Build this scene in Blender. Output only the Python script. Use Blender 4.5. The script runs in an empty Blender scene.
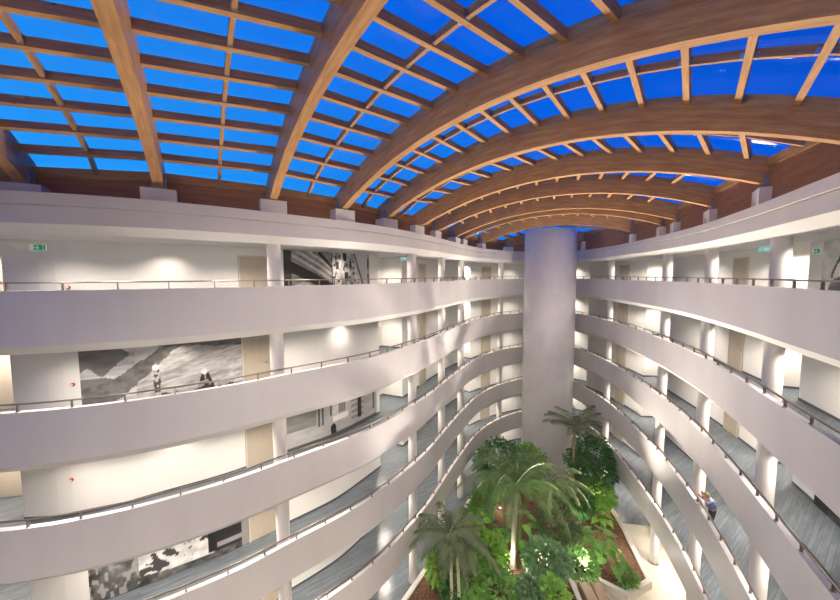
import bpy, math, random
from mathutils import Vector, Matrix
random.seed(7)
SC = bpy.context.scene
COL = SC.collection
PI = math.pi

# ------------------------------------------------------------------ camera
EYE = 16.35
F_PX, PITCH, ROLL = 343.0, math.radians(4.15), math.radians(-0.2)
cam_d = bpy.data.cameras.new('camera'); cam = bpy.data.objects.new('camera', cam_d); COL.objects.link(cam)
cam_d.sensor_fit = 'HORIZONTAL'; cam_d.sensor_width = 36.0; cam_d.lens = 36.0*F_PX/840.0
cam_d.clip_start = 0.05; cam_d.clip_end = 500
cam.matrix_world = Matrix.Translation((0, 0, EYE)) @ Matrix.Rotation(PI/2-PITCH, 4, 'X') @ Matrix.Rotation(ROLL, 4, 'Z')
SC.camera = cam

# ------------------------------------------------------------------ world: dusk sky
W = bpy.data.worlds.new('dusk_sky'); SC.world = W; W.use_nodes = True
nt = W.node_tree; nt.nodes.clear()
tc = nt.nodes.new('ShaderNodeTexCoord')
dot = nt.nodes.new('ShaderNodeVectorMath'); dot.operation = 'DOT_PRODUCT'
dot.inputs[1].default_value = (-0.62, 0.30, -0.72)
nt.links.new(tc.outputs['Generated'], dot.inputs[0])
mr = nt.nodes.new('ShaderNodeMapRange')
mr.inputs['From Min'].default_value = -0.75; mr.inputs['From Max'].default_value = 0.45
nt.links.new(dot.outputs['Value'], mr.inputs['Value'])
rp = nt.nodes.new('ShaderNodeValToRGB')
rp.color_ramp.elements[0].position = 0.0; rp.color_ramp.elements[0].color = (0.0, 0.055, 0.52, 1)
rp.color_ramp.elements[1].position = 1.0; rp.color_ramp.elements[1].color = (0.02, 0.34, 0.98, 1)
e = rp.color_ramp.elements.new(0.45); e.color = (0.0, 0.12, 0.80, 1)
nt.links.new(mr.outputs['Result'], rp.inputs['Fac'])
bg = nt.nodes.new('ShaderNodeBackground'); bg.inputs['Strength'].default_value = 0.80
wo = nt.nodes.new('ShaderNodeOutputWorld')
nt.links.new(rp.outputs['Color'], bg.inputs['Color']); nt.links.new(bg.outputs[0], wo.inputs['Surface'])

# ------------------------------------------------------------------ exposure and lamp powers
SC.view_settings.view_transform = 'Standard'; SC.view_settings.look = 'None'
SC.view_settings.gamma = 1.0; SC.view_settings.use_curve_mapping = False
SC.view_settings.exposure = 0.35
SC.cycles.max_bounces = 10; SC.cycles.diffuse_bounces = 6; SC.cycles.glossy_bounces = 3
SC.cycles.transparent_max_bounces = 16; SC.cycles.transmission_bounces = 4
SC.cycles.sample_clamp_indirect = 3.0; SC.cycles.caustics_reflective = False; SC.cycles.caustics_refractive = False
SC.cycles.use_light_tree = True; SC.cycles.use_denoising = True
P_DOWN, P_ALCOVE, P_WASH, P_POINT, P_HID, P_FILL_FLOOD, P_ROOF_FILL = 190.0, 320.0, 120.0, 60.0, 450.0, 800.0, 8600.0
WARM = (1.0, 0.87, 0.75)

# ------------------------------------------------------------------ materials
def mat(name, col, rough=0.6, metal=0.0, spec=0.4, noise=None, bump=None, emit=None, estr=0.0):
    m = bpy.data.materials.new(name); m.use_nodes = True
    n = m.node_tree; b = n.nodes['Principled BSDF']
    b.inputs['Base Color'].default_value = (*col, 1); b.inputs['Roughness'].default_value = rough
    b.inputs['Metallic'].default_value = metal; b.inputs['Specular IOR Level'].default_value = spec
    if emit:
        b.inputs['Emission Color'].default_value = (*emit, 1); b.inputs['Emission Strength'].default_value = estr
    if noise or bump:
        t = n.nodes.new('ShaderNodeTexCoord'); mp = n.nodes.new('ShaderNodeMapping')
        n.links.new(t.outputs['Object'], mp.inputs['Vector'])
    if noise:
        scale, col2, vec, lo, hi = noise
        mp.inputs['Scale'].default_value = vec
        x = n.nodes.new('ShaderNodeTexNoise'); x.inputs['Scale'].default_value = scale; x.inputs['Detail'].default_value = 5
        r = n.nodes.new('ShaderNodeValToRGB')
        r.color_ramp.elements[0].position = lo; r.color_ramp.elements[1].position = hi
        r.color_ramp.elements[0].color = (*col, 1); r.color_ramp.elements[1].color = (*col2, 1)
        n.links.new(mp.outputs['Vector'], x.inputs['Vector']); n.links.new(x.outputs['Fac'], r.inputs['Fac'])
        n.links.new(r.outputs['Color'], b.inputs['Base Color'])
    if bump:
        x2 = n.nodes.new('ShaderNodeTexNoise'); x2.inputs['Scale'].default_value = bump[0]; x2.inputs['Detail'].default_value = 4
        n.links.new(t.outputs['Object'], x2.inputs['Vector'])
        bp = n.nodes.new('ShaderNodeBump'); bp.inputs['Strength'].default_value = bump[1]; bp.inputs['Distance'].default_value = bump[2]
        n.links.new(x2.outputs['Fac'], bp.inputs['Height']); n.links.new(bp.outputs['Normal'], b.inputs['Normal'])
    return m

M = {}
M['plaster'] = mat('plaster', (0.80, 0.78, 0.75), 0.55, noise=(0.6, (0.74, 0.72, 0.69), (1, 1, 1), 0.35, 0.7))
M['parapet'] = mat('parapet_plaster', (0.78, 0.76, 0.74), 0.42, noise=(0.9, (0.72, 0.70, 0.68), (1, 1, 0.25), 0.35, 0.7))
M['wall'] = mat('wall_paint', (0.80, 0.785, 0.75), 0.7)
M['ceil'] = mat('ceiling_paint', (0.82, 0.80, 0.76), 0.8)
M['door'] = mat('door_veneer', (0.50, 0.44, 0.35), 0.5, noise=(3, (0.44, 0.38, 0.30), (1, 1, 0.15), 0.3, 0.7))
M['frame'] = mat('door_frame_paint', (0.6, 0.56, 0.48), 0.5)
M['skirt'] = mat('skirting', (0.10, 0.11, 0.13), 0.5)
M['brass'] = mat('bronze_metal', (0.34, 0.29, 0.24), 0.35, 0.85)
M['steel'] = mat('brushed_steel', (0.55, 0.55, 0.55), 0.3, 0.9)
M['galv'] = mat('galvanised_shoe', (0.26, 0.27, 0.28), 0.55, 0.3, noise=(6, (0.34, 0.35, 0.36), (1, 1, 1), 0.3, 0.7))
M['cream'] = mat('cream_tile', (0.74, 0.69, 0.56), 0.35)
M['kerb'] = mat('planter_plaster', (0.80, 0.76, 0.68), 0.5)
M['shaft'] = mat('shaft_plaster', (0.88, 0.86, 0.83), 0.35, noise=(1.4, (0.78, 0.765, 0.74), (1, 1, 0.6), 0.3, 0.75), bump=(2.0, 0.25, 0.03))
M['mulch'] = mat('bark_mulch', (0.10, 0.05, 0.03), 0.95, noise=(9, (0.27, 0.145, 0.09), (1, 1, 1), 0.35, 0.72), bump=(14, 0.9, 0.06))
M['tan'] = mat('tan_leather', (0.44, 0.32, 0.22), 0.5)
M['dark'] = mat('dark_seam', (0.05, 0.04, 0.035), 0.7)
M['lamp'] = mat('lamp_lens', (1, 0.95, 0.85), 0.5, emit=(1.0, 0.9, 0.72), estr=14.0)
M['white'] = mat('white_trim', (0.85, 0.85, 0.84), 0.4)
M['red'] = mat('red_plastic', (0.55, 0.06, 0.05), 0.4)
M['green'] = mat('sign_green', (0.02, 0.30, 0.12), 0.4, emit=(0.02, 0.35, 0.14), estr=0.15)
M['cyan'] = mat('sign_cyan', (0.25, 0.62, 0.66), 0.3, emit=(0.2, 0.75, 0.75), estr=0.2)
M['signw'] = mat('sign_white', (0.9, 0.9, 0.88), 0.4, emit=(0.9, 1, 0.92), estr=0.1)
M['bark'] = mat('palm_bark', (0.42, 0.34, 0.22), 0.85, noise=(14, (0.26, 0.20, 0.13), (1, 1, 6), 0.35, 0.65))
M['bark2'] = mat('pale_bark', (0.72, 0.68, 0.54), 0.8, noise=(10, (0.55, 0.50, 0.38), (1, 1, 6), 0.35, 0.65))
def leafmat(name, a, b, rough=0.42):
    m = mat(name, a, rough, spec=0.5, noise=(1.7, b, (1, 1, 1), 0.3, 0.7)); 
    return m
M['palm'] = leafmat('palm_leaf', (0.05, 0.12, 0.035), (0.17, 0.28, 0.08))
M['palm2'] = leafmat('dusty_palm_leaf', (0.07, 0.11, 0.045), (0.19, 0.24, 0.11))
M['bushd'] = leafmat('dark_glossy_leaf', (0.03, 0.12, 0.03), (0.08, 0.24, 0.05))
M['bushm'] = leafmat('mid_green_leaf', (0.10, 0.28, 0.06), (0.25, 0.48, 0.10))
M['bright'] = leafmat('bright_green_leaf', (0.16, 0.42, 0.05), (0.38, 0.62, 0.12))
M['blue'] = leafmat('blue_green_leaf', (0.09, 0.20, 0.09), (0.22, 0.36, 0.17))
M['skin'] = mat('skin', (0.62, 0.36, 0.25), 0.55)
M['shirt'] = mat('blue_shirt', (0.16, 0.22, 0.42), 0.8, noise=(18, (0.22, 0.28, 0.48), (1, 1, 1), 0.3, 0.7))
M['trouser'] = mat('dark_trousers', (0.06, 0.065, 0.08), 0.8)
M['hair'] = mat('straw_hair', (0.62, 0.47, 0.28), 0.8, noise=(30, (0.50, 0.36, 0.20), (1, 1, 1), 0.3, 0.7))
M['shoe'] = mat('shoe', (0.05, 0.04, 0.035), 0.5)

def wood(name, a, b, axis_scale):
    m = bpy.data.materials.new(name); m.use_nodes = True; n = m.node_tree; bs = n.nodes['Principled BSDF']
    t = n.nodes.new('ShaderNodeTexCoord'); mp = n.nodes.new('ShaderNodeMapping'); mp.inputs['Scale'].default_value = axis_scale
    x = n.nodes.new('ShaderNodeTexNoise'); x.inputs['Scale'].default_value = 2.0; x.inputs['Detail'].default_value = 6; x.inputs['Roughness'].default_value = 0.65
    r = n.nodes.new('ShaderNodeValToRGB'); r.color_ramp.elements[0].position = 0.32; r.color_ramp.elements[1].position = 0.70
    r.color_ramp.elements[0].color = (*a, 1); r.color_ramp.elements[1].color = (*b, 1)
    # knots
    mp2 = n.nodes.new('ShaderNodeMapping'); mp2.inputs['Scale'].default_value = (1.0, 1.6, 1.6)
    v = n.nodes.new('ShaderNodeTexVoronoi'); v.inputs['Scale'].default_value = 1.7
    k = n.nodes.new('ShaderNodeMapRange'); k.inputs['From Min'].default_value = 0.03; k.inputs['From Max'].default_value = 0.09
    k.inputs['To Min'].default_value = 0.45; k.inputs['To Max'].default_value = 1.0
    mx = n.nodes.new('ShaderNodeMix'); mx.data_type = 'RGBA'; mx.blend_type = 'MULTIPLY'; mx.inputs['Factor'].default_value = 1.0
    n.links.new(t.outputs['UV'], mp.inputs['Vector']); n.links.new(mp.outputs['Vector'], x.inputs['Vector'])
    n.links.new(t.outputs['UV'], mp2.inputs['Vector']); n.links.new(mp2.outputs['Vector'], v.inputs['Vector'])
    n.links.new(v.outputs['Distance'], k.inputs['Value']); n.links.new(x.outputs['Fac'], r.inputs['Fac'])
    n.links.new(r.outputs['Color'], mx.inputs['A']); n.links.new(k.outputs['Result'], mx.inputs['B'])
    n.links.new(mx.outputs['Result'], bs.inputs['Base Color'])
    bs.inputs['Roughness'].default_value = 0.5; bs.inputs['Specular IOR Level'].default_value = 0.3
    return m
M['glulam'] = wood('glulam_timber', (0.36, 0.18, 0.075), (0.62, 0.36, 0.16), (0.6, 7, 7))
M['panel'] = wood('eave_plywood', (0.30, 0.14, 0.08), (0.42, 0.22, 0.13), (0.6, 3, 3))

# grey timber-look planks of the gallery floors
def floor_mat():
    m = bpy.data.materials.new('grey_plank_floor'); m.use_nodes = True; n = m.node_tree; bs = n.nodes['Principled BSDF']
    t = n.nodes.new('ShaderNodeTexCoord'); mp = n.nodes.new('ShaderNodeMapping')
    mp.inputs['Rotation'].default_value = (0, 0, math.radians(-35))
    br = n.nodes.new('ShaderNodeTexBrick'); br.offset = 0.5
    br.inputs['Color1'].default_value = (0.10, 0.12, 0.14, 1); br.inputs['Color2'].default_value = (0.15, 0.175, 0.195, 1)
    br.inputs['Mortar'].default_value = (0.08, 0.095, 0.11, 1); br.inputs['Scale'].default_value = 1.0
    br.inputs['Mortar Size'].default_value = 0.008; br.inputs['Bias'].default_value = 0.0
    br.inputs['Brick Width'].default_value = 1.5; br.inputs['Row Height'].default_value = 0.12
    x = n.nodes.new('ShaderNodeTexNoise'); x.inputs['Scale'].default_value = 3.0; x.inputs['Detail'].default_value = 5
    mp2 = n.nodes.new('ShaderNodeMapping'); mp2.inputs['Scale'].default_value = (0.5, 6, 1)
    mx = n.nodes.new('ShaderNodeMix'); mx.data_type = 'RGBA'; mx.blend_type = 'OVERLAY'; mx.inputs['Factor'].default_value = 0.7
    n.links.new(t.outputs['Object'], mp.inputs['Vector']); n.links.new(mp.outputs['Vector'], br.inputs['Vector'])
    n.links.new(mp.outputs['Vector'], mp2.inputs['Vector']); n.links.new(mp2.outputs['Vector'], x.inputs['Vector'])
    n.links.new(br.outputs['Color'], mx.inputs['A']); n.links.new(x.outputs['Fac'], mx.inputs['B'])
    n.links.new(mx.outputs['Result'], bs.inputs['Base Color'])
    bs.inputs['Roughness'].default_value = 0.28; bs.inputs['Specular IOR Level'].default_value = 0.5
    return m
M['floor'] = floor_mat()

def glass_mat():
    m = bpy.data.materials.new('roof_glass'); m.use_nodes = True; n = m.node_tree; n.nodes.clear()
    tr = n.nodes.new('ShaderNodeBsdfTransparent'); tr.inputs['Color'].default_value = (0.93, 0.97, 1.0, 1)
    gl = n.nodes.new('ShaderNodeBsdfGlossy'); gl.inputs['Roughness'].default_value = 0.04; gl.inputs['Color'].default_value = (0.9, 0.95, 1, 1)
    fr = n.nodes.new('ShaderNodeMapRange'); lw = n.nodes.new('ShaderNodeLayerWeight'); lw.inputs['Blend'].default_value = 0.12
    fr.inputs['To Min'].default_value = 0.01; fr.inputs['To Max'].default_value = 0.22; n.links.new(lw.outputs['Facing'], fr.inputs['Value'])
    mx = n.nodes.new('ShaderNodeMixShader'); o = n.nodes.new('ShaderNodeOutputMaterial')
    n.links.new(fr.outputs[0], mx.inputs[0]); n.links.new(tr.outputs[0], mx.inputs[1]); n.links.new(gl.outputs[0], mx.inputs[2])
    n.links.new(mx.outputs[0], o.inputs['Surface'])
    return m
M['glass'] = glass_mat()

def art_mat():
    m = bpy.data.materials.new('printed_photo_panel'); m.use_nodes = True; n = m.node_tree; bs = n.nodes['Principled BSDF']
    a = n.nodes.new('ShaderNodeVertexColor'); a.layer_name = 'ink'
    n.links.new(a.outputs['Color'], bs.inputs['Base Color']); bs.inputs['Roughness'].default_value = 0.5
    return m
M['art'] = art_mat()

# ------------------------------------------------------------------ object helpers
def tag(o, label=None, cat=None, group=None, kind=None):
    if label: o['label'] = label
    if cat: o['category'] = cat
    if group: o['group'] = group
    if kind: o['kind'] = kind
    return o
def empty(name, loc=(0, 0, 0), rz=0.0):
    o = bpy.data.objects.new(name, None); COL.objects.link(o); o.empty_display_size = 0.2
    o.location = loc; o.rotation_euler = (0, 0, rz); return o

class MB:
    def __init__(s): s.v = []; s.f = []; s.m = []; s.uv = []
    def add(s, vs, fs, mi=0, uvs=None):
        b = len(s.v); s.v += [tuple(v) for v in vs]
        for i, f in enumerate(fs):
            s.f.append([b+q for q in f]); s.m.append(mi)
            s.uv.append(uvs[i] if uvs else None)
    def box(s, x0, x1, y0, y1, z0, z1, mi=0, T=None):
        vs = [Vector((x, y, z)) for z in (z0, z1) for y in (y0, y1) for x in (x0, x1)]
        if T is not None: vs = [T @ v for v in vs]
        s.add(vs, [(0, 2, 3, 1), (4, 5, 7, 6), (0, 1, 5, 4), (2, 6, 7, 3), (0, 4, 6, 2), (1, 3, 7, 5)], mi)
    def beam(s, a, b, w, h, up=Vector((0, 0, 1)), mi=0):
        """box from a to b, section w wide, h tall; a and b are on the middle of its underside"""
        a = Vector(a); b = Vector(b); d = (b-a); L = d.length; d.normalize()
        sd = d.cross(up).normalized(); u = sd.cross(d).normalized()
        vs = []; 
        for p in (a, b):
            for q in (-1, 1):
                for r in (0, 1): vs.append(p + sd*(q*w/2) + u*(r*h))
        fs = [(0, 1, 3, 2), (4, 6, 7, 5), (0, 4, 5, 1), (2, 3, 7, 6), (0, 2, 6, 4), (1, 5, 7, 3)]
        o = random.random()*20
        U = {0: (0, 0), 1: (0, h), 2: (0, w), 3: (0, w+h), 4: (L, 0), 5: (L, h), 6: (L, w), 7: (L, w+h)}
        s.add(vs, fs, mi, [[(U[i][0]+o, U[i][1]+o) for i in f] for f in fs])
    def sweep(s, rings, closed=False, cap=True, mi=0, smooth=False):
        """rings: list of equal length point lists"""
        n = len(rings[0]); b = len(s.v)
        for r in rings: s.v += [tuple(p) for p in r]
        R = len(rings)
        acc = [0.0]
        for i in range(1, R): acc.append(acc[-1] + (Vector(rings[i][0])-Vector(rings[i-1][0])).length)
        per = [0.0]
        for j in range(n): per.append(per[-1] + (Vector(rings[0][j])-Vector(rings[0][(j+1) % n])).length)
        for i in range(R if closed else R-1):
            i2 = (i+1) % R
            for j in range(n):
                j2 = (j+1) % n
                s.f.append([b+i*n+j, b+i*n+j2, b+i2*n+j2, b+i2*n+j]); s.m.append(mi)
                a0 = acc[i]; a1 = acc[i2] if i2 else acc[i]+1
                s.uv.append([(a0, per[j]), (a0, per[j+1]), (a1, per[j+1]), (a1, per[j])])
        if cap and not closed:
            s.f.append([b+j for j in range(n)][::-1]); s.m.append(mi); s.uv.append(None)
            s.f.append([b+(R-1)*n+j for j in range(n)]); s.m.append(mi); s.uv.append(None)
    def tube(s, pts, radii, n=8, mi=0):
        pts = [Vector(p) for p in pts]
        if not isinstance(radii, (list, tuple)): radii = [radii]*len(pts)
        rings = []; ref = Vector((0.31, 0.17, 0.93))
        for i, p in enumerate(pts):
            d = (pts[min(i+1, len(pts)-1)] - pts[max(i-1, 0)]).normalized()
            a = d.cross(ref); 
            if a.length < 0.05: a = d.cross(Vector((1, 0, 0)))
            a.normalize(); c = d.cross(a).normalized()
            rings.append([p + (a*math.cos(2*PI*k/n) + c*math.sin(2*PI*k/n))*radii[i] for k in range(n)])
        s.sweep(rings, mi=mi)
    def lathe(s, prof, n=32, c=(0, 0), mi=0):
        rings = [[(c[0]+r*math.cos(2*PI*k/n), c[1]+r*math.sin(2*PI*k/n), z) for k in range(n)] for r, z in prof]
        s.sweep(rings, mi=mi)
    def data(s, name, mats, smooth=False):
        me = bpy.data.meshes.new(name); me.from_pydata(s.v, [], s.f); me.update()
        for m in (mats if isinstance(mats, (list, tuple)) else [mats]): me.materials.append(m)
        if any(s.m): me.polygons.foreach_set('material_index', s.m)
        if any(u for u in s.uv):
            ul = me.uv_layers.new(name='UVMap')
            for p, u in zip(me.polygons, s.uv):
                for q, li in enumerate(p.loop_indices):
                    ul.data[li].uv = u[q] if u else (s.v[p.vertices[q]][0], s.v[p.vertices[q]][1])
        if smooth:
            me.polygons.foreach_set('use_smooth', [True]*len(me.polygons))
            try: me.set_sharp_from_angle(angle=math.radians(40))
            except Exception: pass
        me.validate(); me.update()
        return me
    def build(s, name, mats, parent=None, smooth=False):
        o = bpy.data.objects.new(name, s.data(name, mats, smooth)); COL.objects.link(o)
        if parent is not None: o.parent = parent
        return o
def inst(me, name, parent=None, loc=(0, 0, 0), rz=0.0):
    o = bpy.data.objects.new(name, me); COL.objects.link(o)
    if parent is not None: o.parent = parent
    o.location = loc; o.rotation_euler = (0, 0, rz); return o
def recentre(o):
    """move the origin of a mesh to the middle of its base without moving the mesh"""
    vs = [v.co.copy() for v in o.data.vertices]
    c = Vector(((min(v.x for v in vs)+max(v.x for v in vs))/2, (min(v.y for v in vs)+max(v.y for v in vs))/2, min(v.z for v in vs)))
    o.data.transform(Matrix.Translation(-c)); o.location = c; return o

# ------------------------------------------------------------------ plan of the atrium edge
KEYS = [(-15.9, 6.2), (-13.2, 7.7), (-10.0, 8.2), (-8.2, 8.8), (-6.85, 9.55), (-5.65, 10.4), (-4.6, 11.35), (-2.26, 13.53), (-0.75, 15.7),
        (0.53, 17.94), (2.4, 22.0), (4.5, 26.0), (6.7, 28.6), (9.2, 30.3), (11.2, 31.0), (12.9, 30.4), (13.55, 28.6), (13.75, 24.7),
        (12.84, 19.0), (11.7, 14.6), (10.2, 10.8), (8.9, 8.0), (8.2, 6.5), (7.2, 4.5), (5.4, 2.1), (3.2, 0.45), (1.0, -0.35), (-0.7, -0.6),
        (-3.6, -2.0), (-7.0, -3.9), (-11, -4.6), (-15, -3.0), (-17.3, 1.4), (-17.3, 4.4)]
def catmull(K, m=10):
    out = []; n = len(K)
    for i in range(n):
        p0, p1, p2, p3 = [Vector(K[(i+j-1) % n]) for j in range(4)]
        for q in range(m):
            t = q/m
            out.append(0.5*((2*p1)+(-p0+p2)*t+(2*p0-5*p1+4*p2-p3)*t*t+(-p0+3*p1-3*p2+p3)*t**3))
    return out
CP = catmull(KEYS)
ACC = [0.0]
for i in range(len(CP)): ACC.append(ACC[-1]+(CP[(i+1) % len(CP)]-CP[i]).length)
LEN = ACC[-1]
def at(s):
    s = s % LEN; lo, hi = 0, len(CP)
    while hi-lo > 1:
        m_ = (lo+hi)//2
        if ACC[m_] <= s: lo = m_
        else: hi = m_
    t = (s-ACC[lo])/(ACC[lo+1]-ACC[lo])
    return CP[lo].lerp(CP[(lo+1) % len(CP)], t)
def nrm(s):
    d = (at(s+0.35)-at(s-0.35)).normalized(); return Vector((-d.y, d.x))
def off(s, d):
    if d >= 1.9 and s < 14:
        t = min(max((s-5.0)/4.5, 0), 1); d -= 0.45*(1-t*t*(3-2*t))
    return at(s)+nrm(s)*d
S_TIP = ACC[14*10]
S_R_END = ACC[24*10]          # where the near side begins
S_START = 0.0
def ray(x, y):
    u, v = x-420.0, 300.0-y; c, s = math.cos(ROLL), math.sin(ROLL); u, v = c*u-s*v, s*u+c*v
    return Vector((u, F_PX*math.cos(PITCH)+v*math.sin(PITCH), -F_PX*math.sin(PITCH)+v*math.cos(PITCH)))
def s_of(x, y, d, side):
    """arc length on the curve offset outward by d that lies in the direction seen at (x, y)"""
    r = ray(x, y); az = math.atan2(r.x, r.y)
    rng = (S_START, S_TIP) if side == 'L' else (S_TIP, S_R_END+3)
    best = None; N = 1200
    for i in range(N+1):
        s = rng[0]+(rng[1]-rng[0])*i/N; p = off(s, d)
        if p.y < 0.5: continue
        e_ = abs(math.atan2(p.x, p.y)-az)
        if best is None or e_ < best[0]: best = (e_, s)
    return best[1]
def at_height(x, y, z):
    r = ray(x, y); k = (z-EYE)/r.z; return Vector((r.x*k, r.y*k, z))
def steps(s0, s1, h=0.45):
    n = max(1, int(abs(s1-s0)/h)); return [s0+(s1-s0)*i/n for i in range(n+1)]
def strip(mb, s0, s1, prof, h=0.45, mi=0, closed=False):
    """sweep a closed (d, z) profile along the curve"""
    ss = steps(s0, s1, h)
    if closed: ss = ss[:-1]
    mb.sweep([[(*off(s, d), z) for d, z in prof] for s in ss], closed=closed, mi=mi)
ZT = lambda k: 16.0-3.0*(k-1)          # parapet top of storey k (1 = topmost)
ZF = lambda k: 15.0-3.0*(k-1)
STO = {1: 'top storey', 2: 'second-highest storey', 3: 'third-highest storey', 4: 'fourth-highest storey', 5: 'fifth-highest storey', 6: 'ground storey'}
ORD = ['first', 'second', 'third', 'fourth', 'fifth', 'sixth', 'seventh', 'eighth', 'ninth', 'tenth', 'eleventh', 'twelfth', 'thirteenth', 'fourteenth', 'fifteenth', 'sixteenth', 'seventeenth', 'eighteenth', 'nineteenth', 'twentieth'] + ['%dth' % i for i in range(21, 60)]
GAL, ALC = 2.35, 3.75

# ------------------------------------------------------------------ features along the walls
alc = []                                # (s0, s1)
def A_(side, a, b):
    s0 = s_of(a[0], a[1], GAL, side) if a else None; s1 = s_of(b[0], b[1], GAL, side) if b else None
    alc.append((min(s0, s1), max(s0, s1)))
sL0 = s_of(1.5, 270, GAL, 'L'); alc.append((sL0-2.0, sL0))
A_('L', (378, 262), (401.5, 262)); A_('L', (463.5, 262), (470.5, 262))
sL3 = s_of(515, 262, GAL, 'L'); alc.append((sL3, sL3+1.6))
sR0 = s_of(590.5, 262, GAL, 'R'); alc.append((sR0-1.7, sR0))
A_('R', (648, 262), (663, 262)); A_('R', (783, 262), (809, 262))
for s_ in (S_R_END+4, S_R_END+11, S_R_END+18, S_R_END+25): alc.append((s_, s_+1.7))
alc.sort()
def in_alc(s):
    return any(a-0.2 < s < b+0.2 for a, b in alc)

# ------------------------------------------------------------------ structure: floors, ceilings, walls
def poly_cap(mb, pts, z0, z1, mi=0):
    n = len(pts); b = len(mb.v)
    mb.v += [(p[0], p[1], z0) for p in pts] + [(p[0], p[1], z1) for p in pts]
    mb.f.append([b+i for i in range(n)][::-1]); mb.m.append(mi); mb.uv.append(None)
    mb.f.append([b+n+i for i in range(n)]); mb.m.append(mi); mb.uv.append(None)
    for i in range(n):
        j = (i+1) % n; mb.f.append([b+i, b+j, b+n+j, b+n+i]); mb.m.append(mi); mb.uv.append(None)

g = MB(); g.box(-26, 24, -12, 40, -0.3, -0.012); o = g.build('floor', M['cream']); tag(o, kind='structure')
s_gr = 0.0
for i in range(600):
    s_ = S_TIP+i*0.05
    if at(s_).y < 21.5: s_gr = s_; break
g = MB(); strip(g, S_START-6, s_gr, [(-0.45, -0.01), (-0.45, 0.0), (GAL+1.6, 0.0), (GAL+1.6, -0.01)]); o = g.build('floor', M['floor']); tag(o, kind='structure')
for k in range(1, 6):
    z = ZF(k)
    g = MB(); strip(g, 0, LEN, [(0.18, z-0.012), (0.18, z), (ALC+0.3, z), (ALC+0.3, z-0.012)], closed=True)
    o = g.build('floor', M['floor']); tag(o, kind='structure')
for k in range(0, 6):
    z = 18.0-3.0*k
    g = MB(); strip(g, 0, LEN, [(0.26, z-0.6), (0.26, z-0.014), (ALC+0.3, z-0.014), (ALC+0.3, z-0.6)], closed=True)
    o = g.build('ceiling', M['ceil']); tag(o, kind='structure')

def wall_path(s0, s1):
    pts = []; s = s0
    cuts = [(a, b) for a, b in alc if a >= s0 and b <= s1]
    cur = s0
    for a, b in cuts:
        for q in steps(cur, a): pts.append((q, GAL))
        for q in steps(a, b, 0.4): pts.append((q, ALC))
        cur = b
    for q in steps(cur, s1): pts.append((q, GAL))
    return pts
def wall(name, s0, s1, z0, z1, sk):
    P = wall_path(s0, s1); m = MB()
    P = [p for i, p in enumerate(P) if i == 0 or p != P[i-1]]
    C = [off(*p) for p in P]
    # wall leaf with thickness behind it
    for i in range(len(P)-1):
        a, b = C[i], C[i+1]; d = b-a
        if d.length < 1e-4: continue
        d.normalize(); n = Vector((-d.y, d.x))
        if abs(P[i][1]-P[i+1][1]) > 0.01:            # return of an alcove
            n = Vector((-d.y, d.x))
        q = [a, b, b+n*0.14, a+n*0.14]
        vs = [(p.x, p.y, z) for z in (z0, z1) for p in q]
        m.add(vs, [(0, 3, 2, 1), (4, 5, 6, 7), (0, 1, 5, 4), (1, 2, 6, 5), (2, 3, 7, 6), (3, 0, 4, 7)])
    o = m.build(name, M['wall']); tag(o, kind='structure')
    m2 = MB()
    for i in range(len(P)-1):
        a, b = C[i], C[i+1]; d = b-a
        if d.length < 1e-4: continue
        d.normalize(); n = Vector((-d.y, d.x))
        q = [a-n*0.015, b-n*0.015, b, a]
        vs = [(p.x, p.y, z) for z in (z0, z0+0.09) for p in q]
        m2.add(vs, [(0, 3, 2, 1), (4, 5, 6, 7), (0, 1, 5, 4), (1, 2, 6, 5), (2, 3, 7, 6), (3, 0, 4, 7)])
    o = m2.build('baseboard_'+name.split('_')[1], M['skirt']); tag(o, kind='structure')
for k in range(1, 7):
    z0 = ZF(k) if k < 6 else 0.0; z1 = z0+2.4
    wall('wall_left', S_START, S_TIP, z0, z1, True)
    wall('wall_right', S_TIP, S_R_END, z0, z1, True)
    wall('wall_back', S_R_END, LEN, z0, z1, True)

# ------------------------------------------------------------------ parapets and roof ring
def parapet_prof(k):
    T = ZT(k); F = ZF(k)
    return [(0, T), (0.16, T), (0.16, F+0.012), (0.25, F+0.012), (0.25, F-0.6), (0.03, F-0.40), (0, F-0.37)]
for k in range(1, 6):
    for nm, a, b in (('left', S_START, S_TIP), ('right', S_TIP, S_R_END), ('near', S_R_END, LEN)):
        m = MB(); pf = parapet_prof(k)[::-1]
        strip(m, a, b, pf, 0.4)
        o = m.build('balcony_parapet', M['parapet'], smooth=True)
        where = {'left': 'left side', 'right': 'right side', 'near': 'near side below the viewer'}[nm]
        tag(o, 'curved white balcony parapet, %s, %s' % (STO[k], where), 'balcony parapet')
for nm, a, b in (('left', S_START, S_TIP), ('right', S_TIP, S_R_END), ('near', S_R_END, LEN)):
    m = MB()
    strip(m, a, b, [(0, 17.63), (0, 18.04), (0.05, 18.04), (0.05, 18.08), (-0.05, 18.08), (-0.05, 18.37), (ALC+0.3, 18.37), (ALC+0.3, 18.0), (0.26, 18.0), (0.26, 17.4), (0.03, 17.60)], 0.4)
    o = m.build('roof_ring_beam', M['parapet'], smooth=True)
    where = {'left': 'left side', 'right': 'right side', 'near': 'near side, overhead'}[nm]
    tag(o, 'white stepped ring beam under the timber roof, %s' % where, 'ring beam')

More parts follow.
